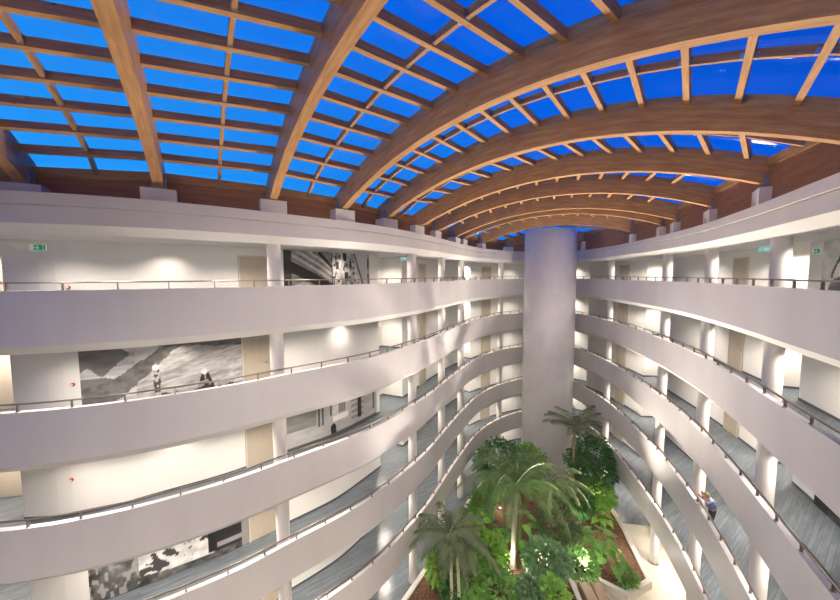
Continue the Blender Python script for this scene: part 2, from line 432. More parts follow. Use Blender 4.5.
# ------------------------------------------------------------------ handrails
post_m = MB(); post_m.box(-0.012, 0.012, -0.03, 0.03, 0.0, 0.185); post_m.box(-0.03, 0.03, -0.045, 0.045, 0.0, 0.012)
post_me = post_m.data('post', M['brass'])
PH = s_of(62, 287, 0.08, 'L'); PH -= 1.10*int((PH-1.2)/1.10)
for k in range(1, 6):
    for nm, a, b in (('left', S_START+1.0, S_TIP-0.2), ('right', S_TIP+0.2, S_R_END)):
        m = MB(); T = ZT(k)
        strip(m, a, b, [(0.055, T+0.175), (0.055, T+0.205), (0.07, T+0.215), (0.09, T+0.215), (0.105, T+0.205), (0.105, T+0.175)], 0.4)
        h = m.build('handrail', M['brass'])
        tag(h, 'thin bronze handrail on short posts along the %s parapet, %s storey' % (nm, {1: 'top', 2: 'second highest', 3: 'middle', 4: 'second lowest gallery', 5: 'lowest gallery'}[k]), 'handrail')
        s = PH if nm == 'left' else a+0.3
        while s < b-0.1:
            p = off(s, 0.08); n = nrm(s)
            inst(post_me, 'post', h, (p.x, p.y, T-0.003), math.atan2(n.y, n.x)+PI/2)
            s += 1.10

# ------------------------------------------------------------------ columns
col_m = MB(); col_m.lathe([(0.225, 0.0), (0.225, 2.395)], 28)
col_me = col_m.data('column', M['plaster'], True)
col_ring = MB(); col_ring.lathe([(0.227, 0.0), (0.245, 0.0), (0.245, 0.07), (0.227, 0.07)], 28); ring_me = col_ring.data('base_ring', M['steel'], True)
COLS = [('L', 274), ('L', 411.7), ('L', 441.5), ('L', 461.3), ('L', 501), ('R', 611.5), ('R', 668), ('R', 711.5), ('R', 780.5)]
col_s = []
for side, x in COLS:
    col_s.append(s_of(x, 262, 0.52, side))
CN = ['leftmost, beside the mural', 'second from the left', 'third from the left', 'fourth from the left', 'fifth from the left, before the shaft',
      'first right of the shaft', 'second right of the shaft', 'third right of the shaft', 'nearest on the right']
for (side, x), s, cn in zip(COLS, col_s, CN):
    for k in range(1, 7):
        z0 = ZF(k) if k < 6 else 0.0
        p = off(s, 0.52)
        c = inst(col_me, 'column', None, (p.x, p.y, z0+0.001))
        tag(c, 'white round column on the %s, %s' % (STO[k], cn), 'column')
        if k >= 5: inst(ring_me, 'base_ring', c, (0, 0, 0.0))
S_EXTRA = [S_R_END+2, S_R_END+9, S_R_END+16]

# ------------------------------------------------------------------ doors set in the walls
door_no = [0]
def door(s_a, s_b, k, d=GAL, handle_side=1):
    z0 = ZF(k) if k < 6 else 0.0
    sm = (s_a+s_b)/2; p = off(sm, d); n = nrm(sm); w = abs((off(s_a, d)-off(s_b, d)).length)
    door_no[0] += 1
    m = MB(); m.box(-w/2+0.05, w/2-0.05, -0.045, 0.02, 0.01, 2.03)
    o = m.build('door_%d' % door_no[0], M['door']); o.location = (p.x, p.y, z0+0.005); o.rotation_euler = (0, 0, math.atan2(n.y, n.x)-PI/2)
    tag(o, kind='structure')
    f = MB(); f.box(-w/2, -w/2+0.05, -0.055, 0.03, 0, 2.09); f.box(w/2-0.05, w/2, -0.055, 0.03, 0, 2.09); f.box(-w/2+0.05, w/2-0.05, -0.055, 0.03, 2.035, 2.09)
    f.build('door_frame', M['frame'], o)
    h = MB(); x = handle_side*(w/2-0.14); h.box(x-0.02, x+0.02, -0.065, -0.045, 0.92, 1.12); h.box(min(x, x-handle_side*0.13), max(x, x-handle_side*0.13), -0.10, -0.075, 1.01, 1.03); h.box(x-0.01, x+0.01, -0.09, -0.06, 1.01, 1.03)
    h.build('door_handle', M['steel'], o)
DOORS = [('L', 241.5, 264), ('L', 419.3, 424.3), ('L', 484.8, 488.2), ('R', 622.5, 628), ('R', 736.5, 748)]
for side, a, b in DOORS:
    sa, sb = s_of(a, 262, GAL, side), s_of(b, 262, GAL, side)
    mid = (sa+sb)/2
    if abs(sb-sa) < 0.9: sa, sb = mid-0.5, mid+0.5
    if abs(sb-sa) > 1.25: sa, sb = mid-0.6, mid+0.6
    for k in range(1, 7): door(min(sa, sb), max(sa, sb), k)
for a, b in alc[:7]:
    for k in range(1, 7):
        if b-a > 1.2: door((a+b)/2-0.48, (a+b)/2+0.48, k, ALC)

# ------------------------------------------------------------------ lift shaft
SH = (10.45, 27.7)
m = MB(); m.lathe([(1.97, 0.0), (1.97, 19.75), (1.90, 19.85), (0.01, 19.86)], 72, SH); o = m.build('lift_shaft', M['shaft'], smooth=True)
tag(o, 'tall round white shaft rising through all storeys at the far end', 'shaft')

# ------------------------------------------------------------------ roof
# left foot, plan direction (from +y, clockwise), span, radius of the soffit, soffit height at the foot
def end_of(a, th, S): t = math.radians(th); return (a[0]+S*math.sin(t), a[1]+S*math.cos(t))
def from_ends(a, b, R, z):
    d = Vector(b)-Vector(a); return (a, math.degrees(math.atan2(d.x, d.y)), d.length, R, z)
ARCH = [((-13.0, 8.25), 152.0, 12.9, 20.5, 18.78),
        ((-10.04, 8.79), 149.0, 12.6, 20.8, 18.78),
        ((-7.17, 9.62), 147.6, 12.3, 21.5, 18.84),
        ((-4.6, 11.1), 147.2, 12.3, 17.0, 18.88),
        ((-2.68, 12.92), 138.0, 12.8, 16.0, 18.90),
        from_ends((-1.3, 15.35), (8.25, 6.95), 15.6, 18.92),
        from_ends((0.38, 16.7), (10.45, 10.2), 15.2, 18.85),
        from_ends((1.25, 18.9), (11.95, 13.7), 15.4, 18.85),
        from_ends((2.44, 22.09), (12.93, 16.88), 15.4, 18.82),
        from_ends((3.11, 23.4), (13.2, 18.4), 15.0, 18.84),
        from_ends((5.09, 26.62), (13.9, 21.95), 14.0, 18.86),
        from_ends((8.1, 30.2), (14.9, 28.7), 14.0, 18.86)]
AW, AD = 0.24, 0.80
def arc_z(A, s):
    _, _, S, R, z = A
    zc = z-math.sqrt(R*R-S*S/4); return max(z-0.10, zc+math.sqrt(max(R*R-(s-S/2)**2, 0)))
def inside(p):
    c = False; n = len(CP)
    for i in range(n):
        a, b = CP[i], CP[(i+1) % n]
        if (a.y > p.y) != (b.y > p.y) and p.x < (b.x-a.x)*(p.y-a.y)/(b.y-a.y)+a.x: c = not c
    return c
def arc_p(A, s, dz=0.0, dw=0.0):
    t = math.radians(A[1]); d = Vector((math.sin(t), math.cos(t))); w = Vector((d.y, -d.x))
    p = Vector(A[0])+d*s+w*dw; z = arc_z(A, s)
    if dz > 0.3:
        S, R, z0 = A[2:]; z = z0-math.sqrt(R*R-S*S/4)+math.sqrt(max(R*R-(s-S/2)**2, 0))
    return Vector((p.x, p.y, z+dz))
def ends(A):
    t = math.radians(A[1]); d = Vector((math.sin(t), math.cos(t))); f = Vector(A[0]); a = A[2]/2; b = A[2]/2
    while inside(f+d*a) and a > -3: a -= 0.02
    while inside(f+d*b) and b < A[2]+3: b += 0.02
    return a-0.05, b+0.05
E0 = []; E1 = []
F0 = []; ZP = []
for A in ARCH: e_ = ends(A); F0.append(min(0.0, max(-0.75, e_[0]))); E0.append(min(-0.65, F0[-1]-0.15)); E1.append(e_[1]+0.2)
AN = [ORD[i] for i in range(12)]
def arch_name(i):
    return 'cut by the left edge' if i == 0 else '%s from the left' % AN[i-1] if i < 11 else 'last, behind the shaft'
SHORT = lambda i: 'left-edge' if i == 0 else (AN[i-1] if i < 11 else 'last')
for i, A in enumerate(ARCH):
    t = math.radians(A[1]); base = empty('timber_arch', (A[0][0], A[0][1], A[4])); 
    tag(base, 'curved laminated timber roof arch, %s' % arch_name(i) if i else 'curved timber roof arch beyond the left edge of view', 'roof arch', 'laminated timber roof arches')
    S = A[2]; N = 44; rings = []
    loc = Vector(base.location)
    for q in range(-1, N+2):
        s = E0[i]+(E1[i]-E0[i])*q/N if 0 <= q <= N else (E0[i]-0.06 if q < 0 else E1[i]+0.06)
        rings.append([arc_p(A, s, 0, -AW/2)-loc, arc_p(A, s, 0, AW/2)-loc, arc_p(A, s, AD, AW/2)-loc, arc_p(A, s, AD, -AW/2)-loc])
    m = MB(); m.sweep(rings); m.build('beam', M['glulam'], base)
    ZP.append([0, 0])
    for e_, sg in ((F0[i], -1), (E1[i]-0.2, 1)):
        # steel shoe that holds the end of the arch
        p = arc_p(A, e_+sg*0.23)-loc; T = Matrix.Translation(p) @ Matrix.Rotation(-t, 4, 'Z')
        m = MB(); p.z = min(arc_p(A, e_-sg*0.06).z, arc_p(A, e_+sg*0.25).z, arc_p(A, e_+sg*0.42).z)-loc.z; T = Matrix.Translation(p) @ Matrix.Rotation(-t, 4, 'Z')
        m.box(-0.17, 0.17, -0.165, 0.16, 0.0, 0.40, T=T); m.box(-0.20, 0.20, -0.165, 0.19, 0.0, 0.03, T=T)
        m.build('steel_shoe', M['galv'], base)
        # plaster plinth on the ring
        q = arc_p(A, e_+sg*0.34); w = 0.80; ztop = min(arc_p(A, e_-sg*0.06).z, arc_p(A, e_+sg*0.25).z, arc_p(A, e_+sg*0.42).z)
        m = MB(); T = Matrix.Translation((q.x, q.y, 0)) @ Matrix.Rotation(-t, 4, 'Z')
        m.box(-w/2, w/2, -0.40, 0.40, 18.371, ztop-0.002, T=T); ZP[i][0 if sg < 0 else 1] = ztop
        o = m.build('beam_plinth', M['parapet']); recentre(o)
        tag(o, 'white plaster block under the %s foot of the %s timber arch' % ('left' if sg < 0 else 'right', SHORT(i)), 'plinth', 'white blocks under the arch feet')

win = [0]
OFS = [0.06, 0.06, 0.06, 0.10, 0.04, 0.28, 0.55, 0.35, 0.3, 0.2, 0.15, 0.0]
SPC = [0.885, 0.885, 0.885, 0.885, 0.895, 0.90, 0.885, 0.88, 0.88, 0.88, 0.88, 0.88]
for i in range(len(ARCH)-1):
    A, B = ARCH[i], ARCH[i+1]
    n = int((min(E1[i], E1[i+1])-0.70-0.18)/0.905)
    q0 = 0 if max(E0[i], E0[i+1]) < -0.40 else 1
    SA = [E0[i]+0.02]+[0.10+OFS[i]+SPC[i]*q for q in range(q0, n+1)]; SB = [E0[i+1]+0.02]+[0.10+OFS[i+1]+SPC[i+1]*q for q in range(q0, n+1)]
    SA.append(E1[i]-0.02); SB.append(E1[i+1]-0.02)
    gap = (arc_p(A, 5)-arc_p(B, 5)).length
    bay = 'between %s and %s arches' % (SHORT(i), SHORT(i+1)) if i < 10 else 'between the last two arches'
    mids = []
    for q, (sa, sb) in enumerate(zip(SA, SB)):
        eave = q in (0, len(SA)-1)
        lo = AD-(0.38 if q == 0 else 0.28) if eave else AD-0.22
        a = arc_p(A, sa, lo); b = arc_p(B, sb, lo); d = (b-a); L = d.length; d.normalize()
        c_ = AW/2/max(0.3, abs(Vector((math.cos(math.radians(A[1])), -math.sin(math.radians(A[1])))).dot(Vector((d.x, d.y)).normalized())))
        a2 = a+d*(c_); b2 = b-d*(c_)
        # tilt with the vault
        tA = arc_p(A, sa+0.3, lo)-arc_p(A, sa-0.3, lo); up = Vector((0, 0, 1)) if eave else d.cross(tA.normalized())
        if up.z < 0: up = -up
        m = MB(); m.beam(a2, b2, 0.14 if eave else 0.12, 0.26 if eave else 0.19, up)
        o = m.build('eave_beam' if eave else 'purlin', M['glulam']); recentre(o)
        if eave: tag(o, 'timber eave beam on the %s side %s' % ('left' if q == 0 else 'right', bay), 'beam', 'timber eave beams')
        else: tag(o, 'timber purlin %s, %s from the left eave' % (bay, ORD[q-1]), 'purlin', 'roof purlins '+bay)
        mids.append(((a+b)/2, up))
    if gap > 1.7:
        for q in range(len(mids)-1):
            a, ua = mids[q]; b, ub = mids[q+1]; d = (b-a).normalized()
            ha = 0.03; hb = 0.03
            a2 = a+ua*ha+d*0.06; b2 = b+ub*hb-d*0.06
            m = MB(); m.beam(a2, b2, 0.08, 0.15)
            o = m.build('roof_batten', M['glulam']); recentre(o)
            tag(o, 'short timber batten %s, %s from the left eave' % (bay, ORD[q]), 'batten', 'short battens '+bay)
            c = Vector(o.location)
            for e_, sg in ((a2, 1), (b2, -1)):
                m = MB(); m.beam(e_-c+d*sg*0.002-ua*0.003, e_-c+d*sg*0.06-ua*0.003, 0.086, 0.10)
                m.build('bracket', M['steel'], o)
    # glass of the bay
    win[0] += 1; m = MB(); NS = 36
    for q in range(NS):
        fa = lambda t: E0[i]-0.1+(E1[i]-E0[i]+0.2)*t; fb = lambda t: E0[i+1]-0.1+(E1[i+1]-E0[i+1]+0.2)*t
        sa0, sa1 = fa(q/NS), fa((q+1)/NS); sb0, sb1 = fb(q/NS), fb((q+1)/NS)
        q4 = [arc_p(A, sa0, AD+0.02), arc_p(A, sa1, AD+0.02), arc_p(B, sb1, AD+0.02), arc_p(B, sb0, AD+0.02)]
        if q == 0: base_i = len(m.v); m.v += [tuple(q4[0]), tuple(q4[3])]
        m.v += [tuple(q4[1]), tuple(q4[2])]
        b_ = base_i+2*q; m.f.append([b_, b_+2, b_+3, b_+1]); m.m.append(0); m.uv.append(None)
    o = m.build('window_%d' % win[0], M['glass'], smooth=True); tag(o, kind='structure')
    md = o.modifiers.new('thickness', 'SOLIDIFY'); md.thickness = 0.02; md.offset = 1
    # timber panels between the feet
    for side, (ea, eb) in (('left', (E0[i]+0.02, E0[i+1]+0.02)), ('right', (E1[i]-0.02, E1[i+1]-0.02))):
        a = arc_p(A, ea); b = arc_p(B, eb); d = Vector((b.x-a.x, b.y-a.y, 0)); L = d.length; d.normalize()
        def cut(Ar):
            w_ = Vector((math.cos(math.radians(Ar[1])), -math.sin(math.radians(Ar[1])), 0)); return max(0.4, abs(w_.dot(d)))
        c_ = AW/2+0.004; kA, kB = 0.395/cut(A), 0.395/cut(B); hA, hB = c_/cut(A), c_/cut(B); e_i = 0 if side == 'left' else 1
        if L < hA+hB+0.15: continue
        dz_ = 0.375 if e_i == 0 else 0.275; ta = arc_p(A, ea, AD-dz_).z; tb = arc_p(B, eb, AD-dz_).z; top = lambda u: ta+(tb-ta)*u/L
        if kA+kB > L-0.1: kA = kB = (L-0.05)/2
        za, zb = ZP[i][e_i]+0.002, ZP[i+1][e_i]+0.002
        prof = [(hA, za), (kA, za), (kA, 18.372), (L-kB, 18.372), (L-kB, zb), (L-hB, zb), (L-hB, top(L-hB)), (hA, top(hA))]
        n2 = Vector((-d.y, d.x, 0))*0.02; m = MB(); P8 = [Vector((a.x, a.y, 0))+d*u+Vector((0, 0, z)) for u, z in prof]
        vs = [p-n2 for p in P8]+[p+n2 for p in P8]; N8 = len(P8)
        fs = [[7, 6, 5, 4, 1, 0], [4, 3, 2, 1], [8+q_ for q_ in (0, 1, 4, 5, 6, 7)], [8+q_ for q_ in (1, 2, 3, 4)]]+[[q_, (q_+1) % N8, (q_+1) % N8+N8, q_+N8] for q_ in range(N8)]
        m.add(vs, fs, 0, [[((vs[q_]-vs[0]).dot(d), vs[q_].z) for q_ in f] for f in fs])
        o = m.build('eave_panel', M['panel']); recentre(o)
        tag(o, 'brown timber panel closing the %s eave %s' % (side, bay), 'panel', 'brown eave panels')

for i, sd, w in ((0, -0.0, 'left'), (len(ARCH)-1, 0.0, 'far')):
    A = ARCH[i]; m = MB(); N = 20
    for q in range(N):
        s0, s1 = E0[i]+0.1+(E1[i]-E0[i]-0.2)*q/N, E0[i]+0.1+(E1[i]-E0[i]-0.2)*(q+1)/N
        a, b = arc_p(A, s0), arc_p(A, s1); t = math.radians(A[1]); w_ = Vector((math.cos(t), -math.sin(t), 0))*0.02
        lo = 18.37
        vs = [Vector((a.x, a.y, lo))-w_, Vector((b.x, b.y, lo))-w_, b-w_, a-w_, Vector((a.x, a.y, lo))+w_, Vector((b.x, b.y, lo))+w_, b+w_, a+w_]
        vs = [v+Vector((0, 0, -0.004)) if j in (2, 3, 6, 7) else v for j, v in enumerate(vs)]
        m.add(vs, [(0, 3, 2, 1), (4, 5, 6, 7), (0, 1, 5, 4), (1, 2, 6, 5), (2, 3, 7, 6), (3, 0, 4, 7)])
    o = m.build('end_panel', M['panel']); recentre(o); tag(o, 'brown timber panel closing the %s end of the roof under its last arch' % w, 'panel')

# ------------------------------------------------------------------ downlights
ring_m = MB(); ring_m.lathe([(0.05, -0.012), (0.085, -0.012), (0.085, 0.0), (0.05, 0.0)], 20); dl_me = ring_m.data('downlight', M['white'], True)
lens_m = MB(); lens_m.lathe([(0.001, -0.006), (0.05, -0.006), (0.05, -0.002), (0.001, -0.002)], 20); lens_me = lens_m.data('lens', M['lamp'])
lights = {}
def light_data(name, power, angle, blend, rad=0.06, kind='SPOT'):
    if name not in lights:
        l = bpy.data.lights.new(name, kind); l.energy = power; l.color = WARM; l.shadow_soft_size = rad
        if kind == 'SPOT': l.spot_size = math.radians(angle); l.spot_blend = blend
        lights[name] = l
    return lights[name]
def downlight(s, d, k, power_name, power, angle=125, blend=0.6, label='', vis=True):
    zc = (ZF(k) if k < 6 else 0.0)+2.4
    p = off(s, d)
    if vis:
        o = inst(dl_me, 'downlight', None, (p.x, p.y, zc-0.001)); tag(o, label, 'ceiling light', 'recessed gallery downlights')
        inst(lens_me, 'lens', o)
    l = bpy.data.objects.new('downlight_lamp', light_data(power_name, power, angle, blend)); COL.objects.link(l)
    if vis: l.parent = o; l.location = (0, 0, -0.03)
    else: l.location = (p.x, p.y, zc-0.03)
DLS = [(s_of(165, 250, 1.75, 'L'), 1.70, 'w'), (s_of(345, 250, 1.85, 'L'), 1.85, 'w'), (s_of(45, 250, 0.8, 'L'), 0.8, 'g'), (s_of(110, 250, 0.8, 'L'), 0.8, 'g'), (s_of(222, 250, 0.8, 'L'), 0.8, 'g'), (s_of(310, 250, 0.8, 'L'), 0.8, 'g'), (s_of(480, 250, 1.2, 'L'), 1.2, 'g'),
       (s_of(632, 250, 1.2, 'R'), 1.2, 'g'), (s_of(692, 250, 1.2, 'R'), 1.2, 'g'), (s_of(740, 250, 1.2, 'R'), 1.2, 'g'), (s_of(826, 250, 1.2, 'R'), 1.2, 'g'), (s_of(517, 262, 1.2, 'L'), 1.2, 'g')]
for s_ in col_s: DLS += [(s_-0.75, 0.95, 'c'), (s_+0.75, 0.95, 'c')]
DLS.sort()
for k in range(1, 7):
    for q, (s, dd, ty) in enumerate(DLS):
        nm_, pw, an = {'w': ('wall_washer', P_WASH, 128), 'g': ('gallery_spot', P_DOWN, 140), 'c': ('column_spot', P_DOWN*0.62, 135)}[ty]
        downlight(s, dd, k, nm_, pw, an, 0.85, 'small round recessed ceiling downlight, %s, %s from the left' % (STO[k], ORD[q]))
    for q, (a, b) in enumerate(alc):
        if q < 7:
            downlight((a+b)/2, GAL+0.6, k, 'alcove_spot', P_ALCOVE, 140, 0.8, 'small round downlight in a door alcove, %s, %s alcove from the left' % (STO[k], ORD[q]))
    s = S_R_END+1.5; q = 0
    while s < LEN-1:
        q += 1
        downlight(s, 1.0, k, 'near_gallery_spot', P_HID, 140, 0.7, 'small round downlight of the near gallery, %s, %s along' % (STO[k], ORD[q]))
        s += 3.4

# unseen fill lamps added to brighten the atrium: near ring beam, and planter uplights
fh = MB(); fh.box(-0.22, 0.22, -0.10, 0.0, -0.16, 0.16); fh_me = fh.data('housing', M['dark'])
fl = MB(); fl.box(-0.19, 0.19, 0.0, 0.006, -0.13, 0.13); fl_me = fl.data('lens', M['lamp'])
fb = MB(); fb.box(-0.03, 0.03, -0.30, -0.10, -0.03, 0.03); fb_me = fb.data('bracket', M['steel'])
for i, (s_, aim) in enumerate([(S_R_END+1.5, (-6, 16, 3)), (S_R_END+5.5, (2, 20, 2)), (S_R_END+9, (6, 24, 1)), (S_R_END+13, (10, 22, 1)), (S_R_END+17, (12, 18, 3))]):
    p = off(s_, -0.34); q = Vector((p.x, p.y, 17.85)); dr = (Vector(aim)-q).normalized()
    root = empty('fill_floodlight', q); root.rotation_euler = dr.to_track_quat('Y', 'Z').to_euler()
    tag(root, 'black lamp added as unseen fill at the near ring beam, %s from the right' % ORD[i], 'fill_floodlight', 'fill lamps added on the near ring beam')
    inst(fh_me, 'housing', root); inst(fl_me, 'lens', root); inst(fb_me, 'bracket', root)
    l = bpy.data.objects.new('fill_flood_lamp', light_data('flood', P_FILL_FLOOD, 105, 0.9, 0.25)); COL.objects.link(l); l.parent = root; l.location = (0, 0.05, 0)
    l.rotation_euler = (PI/2, 0, 0)

# ------------------------------------------------------------------ murals (black and white prints)
def h2(i, j, sd): 
    n = math.sin(i*127.1+j*311.7+sd*74.7)*43758.5453; return n-math.floor(n)
def vn(x, y, sd=0):
    i, j = math.floor(x), math.floor(y); fx, fy = x-i, y-j; fx = fx*fx*(3-2*fx); fy = fy*fy*(3-2*fy)
    return (h2(i, j, sd)*(1-fx)+h2(i+1, j, sd)*fx)*(1-fy)+(h2(i, j+1, sd)*(1-fx)+h2(i+1, j+1, sd)*fx)*fy
def fbm(x, y, sd=0, o=4):
    a, t, n = 0.5, 0.0, 0.0
    for _ in range(o): t += a*vn(x, y, sd); n += a; x *= 2.03; y *= 2.03; a *= 0.5
    return t/n
def sm(a, b, x): t = min(max((x-a)/(b-a), 0), 1); return t*t*(3-2*t)
def seg(u, v, pts):
    best = 9; bt = 0
    for (a, b), (c, d) in zip(pts[:-1], pts[1:]):
        L2 = (c-a)**2+(d-b)**2; t = min(max(((u-a)*(c-a)+(v-b)*(d-b))/L2, 0), 1); e_ = math.hypot((u-a-t*(c-a))*1.6, v-b-t*(d-b))
        if e_ < best: best = e_; bt = a+t*(c-a)
    return best, bt
def art_river(u, v):
    n1 = fbm(u*18, v*12, 3); st_ = fbm(u*10+v*9, v*34-u*16, 8)
    c = 0.62+0.55*(st_-0.5)+0.2*(n1-0.5)
    if u < 0.45 and v > 0.62: c = 0.78+0.3*(fbm(u*14, v*14+u*5, 5)-0.5)
    if u < 0.3: c = 0.70+0.5*(fbm(u*8, v*16, 6)-0.5)
    e_ = 0.235+0.05*(fbm(v*7, 1, 5)-0.5)-0.12*max(0, 0.75-v)
    if v > 0.60+0.06*math.sin(u*40) and u < e_+0.03*math.sin(v*25): c = 0.26+0.22*(fbm(u*7, v*22, 9)-0.4)
    if 0.36 < v < 0.52 and u < 0.13+0.06*math.sin(v*30): c = 0.24+0.15*n1
    d, uu = seg(u, v, [(0.04, 0.26), (0.14, 0.30), (0.24, 0.42), (0.36, 0.62), (0.5, 0.83), (0.58, 0.93), (0.8, 0.86), (1.0, 0.84)])
    w = 0.16-0.15*min(uu/0.5, 1)*0.55 if uu < 0.5 else 0.055
    if d < w*(0.75+0.5*n1): c = 0.30+0.25*(fbm(u*30, v*20, 2)-0.5)
    if 0.40 < u < 0.46 and v < 0.56 and v > 0.16:
        if abs(u-0.43) < 0.020*(0.6+0.9*vn(v*22, 1, 4)): c = 0.16 if vn(u*90, v*26, 9) < 0.55 else 0.66
    if (u-0.425)**2*4+(v-0.58)**2 < 0.0022: c = 0.9
    h = 0.42-v
    if 0 < h < 0.30 and abs(u-0.715) < 0.02+0.16*h: c = 0.06 if vn(u*70, v*22, 4) < 0.62 else 0.5
    if (u-0.71)**2*5+(v-0.43)**2 < 0.0018: c = 0.9
    if 0.45 < u < 0.98 and abs(v-0.14-0.03*math.sin(u*30)) < 0.022: c = 0.12
    if v < 0.2 and vn(u*26, v*30, 15) > 0.68: c = 0.15
    return c
def art_balcony(u, v):
    lo = 0.80-1.17*(u-0.05); hi = 1.0-1.9*(u-0.30) if u > 0.3 else 1.3
    if u < 0.47 and v >= lo:
        c = 0.50+0.16*math.sin((v+1.3*u)*46)+0.25*(fbm(u*30, v*20, 4)-0.5)
        if abs(v-hi) < 0.05 and u > 0.2: c = 0.06
        if v > hi+0.05: c = 0.42+0.5*(fbm(u*24, v*12, 7)-0.5)
        if u < 0.06: c = 0.1
    elif u < 0.48 and v > lo-0.24: c = 0.04
    elif u < 0.48:
        c = 0.26+0.45*(fbm(u*16, v*14, 11)-0.45)
        r_ = math.hypot((u-0.16)*2.2, v-0.10)
        if 0.2 < r_ < 0.26: c = 0.55
        if v < 0.12 and vn(u*20, 2, 3) > 0.5: c = 0.65
        if u < 0.06: c *= 0.3
    else:
        c = 0.60+0.7*(fbm(u*22, v*9, 4)-0.5)
        if vn(u*36, v*11, 6) > 0.70: c = 0.16
        c += 0.25*(vn(u*60, v*24, 5)-0.5)
        for a, b, r in ((0.55, 0.72, .05), (0.66, 0.92, .06), (0.735, 0.75, .05), (0.675, 0.47, .06), (0.67, 0.2, .035), (0.75, 0.25, .04)):
            if abs(u-a) < r*0.35 and abs(v-b) < r*1.7: c = 0.05
        edge = 0.80+0.16*(1-v)
        if u > edge: c = 0.62+0.06*v
        elif u > edge-0.02: c = 0.2
        if 0.965 < u < 0.99: c = 0.12 if vn(1, v*14, 3) > 0.35 else 0.5
    return c
def art_facade(u, v):
    c = 0.62+0.18*(fbm(u*12, v*14, 21)-0.5)
    def rect(a, b, lo, hi): return a < u < b and lo < v < hi
    if rect(0.0, 0.24, 0.35, 1.0): c = 0.42+0.15*(fbm(u*9, v*20, 2)-0.5)
    if rect(0.25, 0.275, 0.3, 1.0) or rect(0.29, 0.31, 0.3, 1.0): c = 0.25
    if rect(0.38, 0.405, 0.45, 0.98): c = 0.22
    if rect(0.49, 0.58, 0.45, 0.98): c = 0.34+0.12*math.sin(u*260)
    if rect(0.66, 0.82, 0.16, 0.95): c = 0.55+0.12*math.sin(v*50)
    if rect(0.745, 0.79, 0.16, 0.93): c = 0.05
    if rect(0.94, 0.965, 0.2, 1.0): c = 0.25
    if (u-0.42)**2*3+(v-0.18)**2*0.5 < 0.004 or rect(0.39, 0.46, 0.02, 0.12): c = 0.08
    if rect(0.42, 0.62, 0.3, 0.42): c = 0.85
    if v < 0.07: c = 0.25
    return c
def art_lying(u, v):
    n1 = fbm(u*22, v*10, 31); c = 0.20+0.55*(n1-0.45)
    if u < 0.3 and vn(u*40, v*14, 8) > 0.66: c = 0.5
    top = 0.80-0.45*abs(u-0.5); lowv = 0.10+0.25*max(0, 0.5-u)
    if 0.28 < u < 0.74 and lowv < v < top:
        c = 0.80+0.45*(fbm(u*16+v*5, v*9-u*12, 7)-0.5)
        if fbm(u*14+v*9, v*7-u*8, 12) > 0.60: c = 0.16
    if 0.70 < u < 0.765 and 0.12 < v < 0.62: c = 0.04
    if 0.60 < u < 0.90 and v >= 0.55+0.1*math.sin(u*12): c = 0.32+0.3*(n1-0.5)
    if math.hypot((u-0.83)*1.6, v-0.72) > 0.24 and u > 0.74 and v > 0.3: c = 0.07
    if u > 0.76 and 0.10 < v < 0.30: c = 0.5 if abs(v-0.2) < 0.04 else 0.08
    if u > 0.945: c = 0.48
    return c
def art_stone(u, v):
    c = 0.78+0.5*(fbm(u*7, v*6, 41)-0.5)
    if (u-0.22)**2*2+(v-0.35)**2 < 0.03: c = 0.12+0.2*vn(u*18, v*18, 4)
    if v < 0.2: c = 0.3+0.5*(vn(u*20, v*12, 9)-0.4)
    if abs(u-0.18-0.05*math.sin(v*9)) < 0.015 and v > .5: c = 0.12
    return c
def art_dark(u, v):
    return 0.05+0.5*max(0, fbm(u*9, v*7, 51)-0.45)*2
def mural(sa, sb, k, z0, z1, fn, label, nu=240, nv=64, flip=False):
    m = MB(); F = ZF(k); cols = []
    if sa > sb: sa, sb = sb, sa
    ss = [sa+(sb-sa)*i/nu for i in range(nu+1)]
    for j in range(nv+1):
        for i, s in enumerate(ss):
            p = off(s, GAL-0.03); m.v.append((p.x, p.y, F+z0+(z1-z0)*j/nv))
            u = i/nu; u = 1-u if flip else u
            c = min(max(fn(u, j/nv), 0.015), 0.95); cols.append(c**1.7*0.95+0.008)
    W_ = nu+1
    for j in range(nv):
        for i in range(nu):
            a = j*W_+i; m.f.append([a, a+1, a+1+W_, a+W_]); m.m.append(0); m.uv.append(None)
    o = m.build('wall_mural', M['art'])
    at_ = o.data.color_attributes.new('ink', 'FLOAT_COLOR', 'POINT')
    for i, c in enumerate(cols): at_.data[i].color = (c, c*0.985, c*0.97, 1)
    md = o.modifiers.new('board', 'SOLIDIFY'); md.thickness = 0.022; md.offset = -1
    tag(o, label, 'mural'); return o
sx = lambda x, y, side='L': s_of(x, y, GAL, side)
mural(sx(283, 262), sx(369, 262), 1, 0.35, 2.36, art_balcony, 'black and white mural of a balcony and house fronts, top left gallery')
mural(sx(81, 375), sx(245, 360), 2, 0.02, 2.30, art_river, 'black and white mural of two crouching figures by a river, left wall')
mural(sx(286, 425), sx(376, 405), 3, 0.03, 2.30, art_facade, 'pale grey photo mural of a house front with doors and windows, third storey left wall')
mural(sx(90, 590), sx(249, 525), 4, 0.03, 2.30, art_lying, 'dark black and white photo mural with pale rocks, fourth storey left wall')
mural(sx(824, 262, 'R'), sx(824, 262, 'R')+3.6, 1, 0.02, 2.36, art_stone, 'grey stone-like photo mural at the right edge, top storey right wall', 80, 50)
mural(sx(815, 505, 'R'), sx(815, 505, 'R')+3.6, 3, 0.02, 2.30, art_dark, 'nearly black photo mural on the right wall of the third storey', 80, 40)

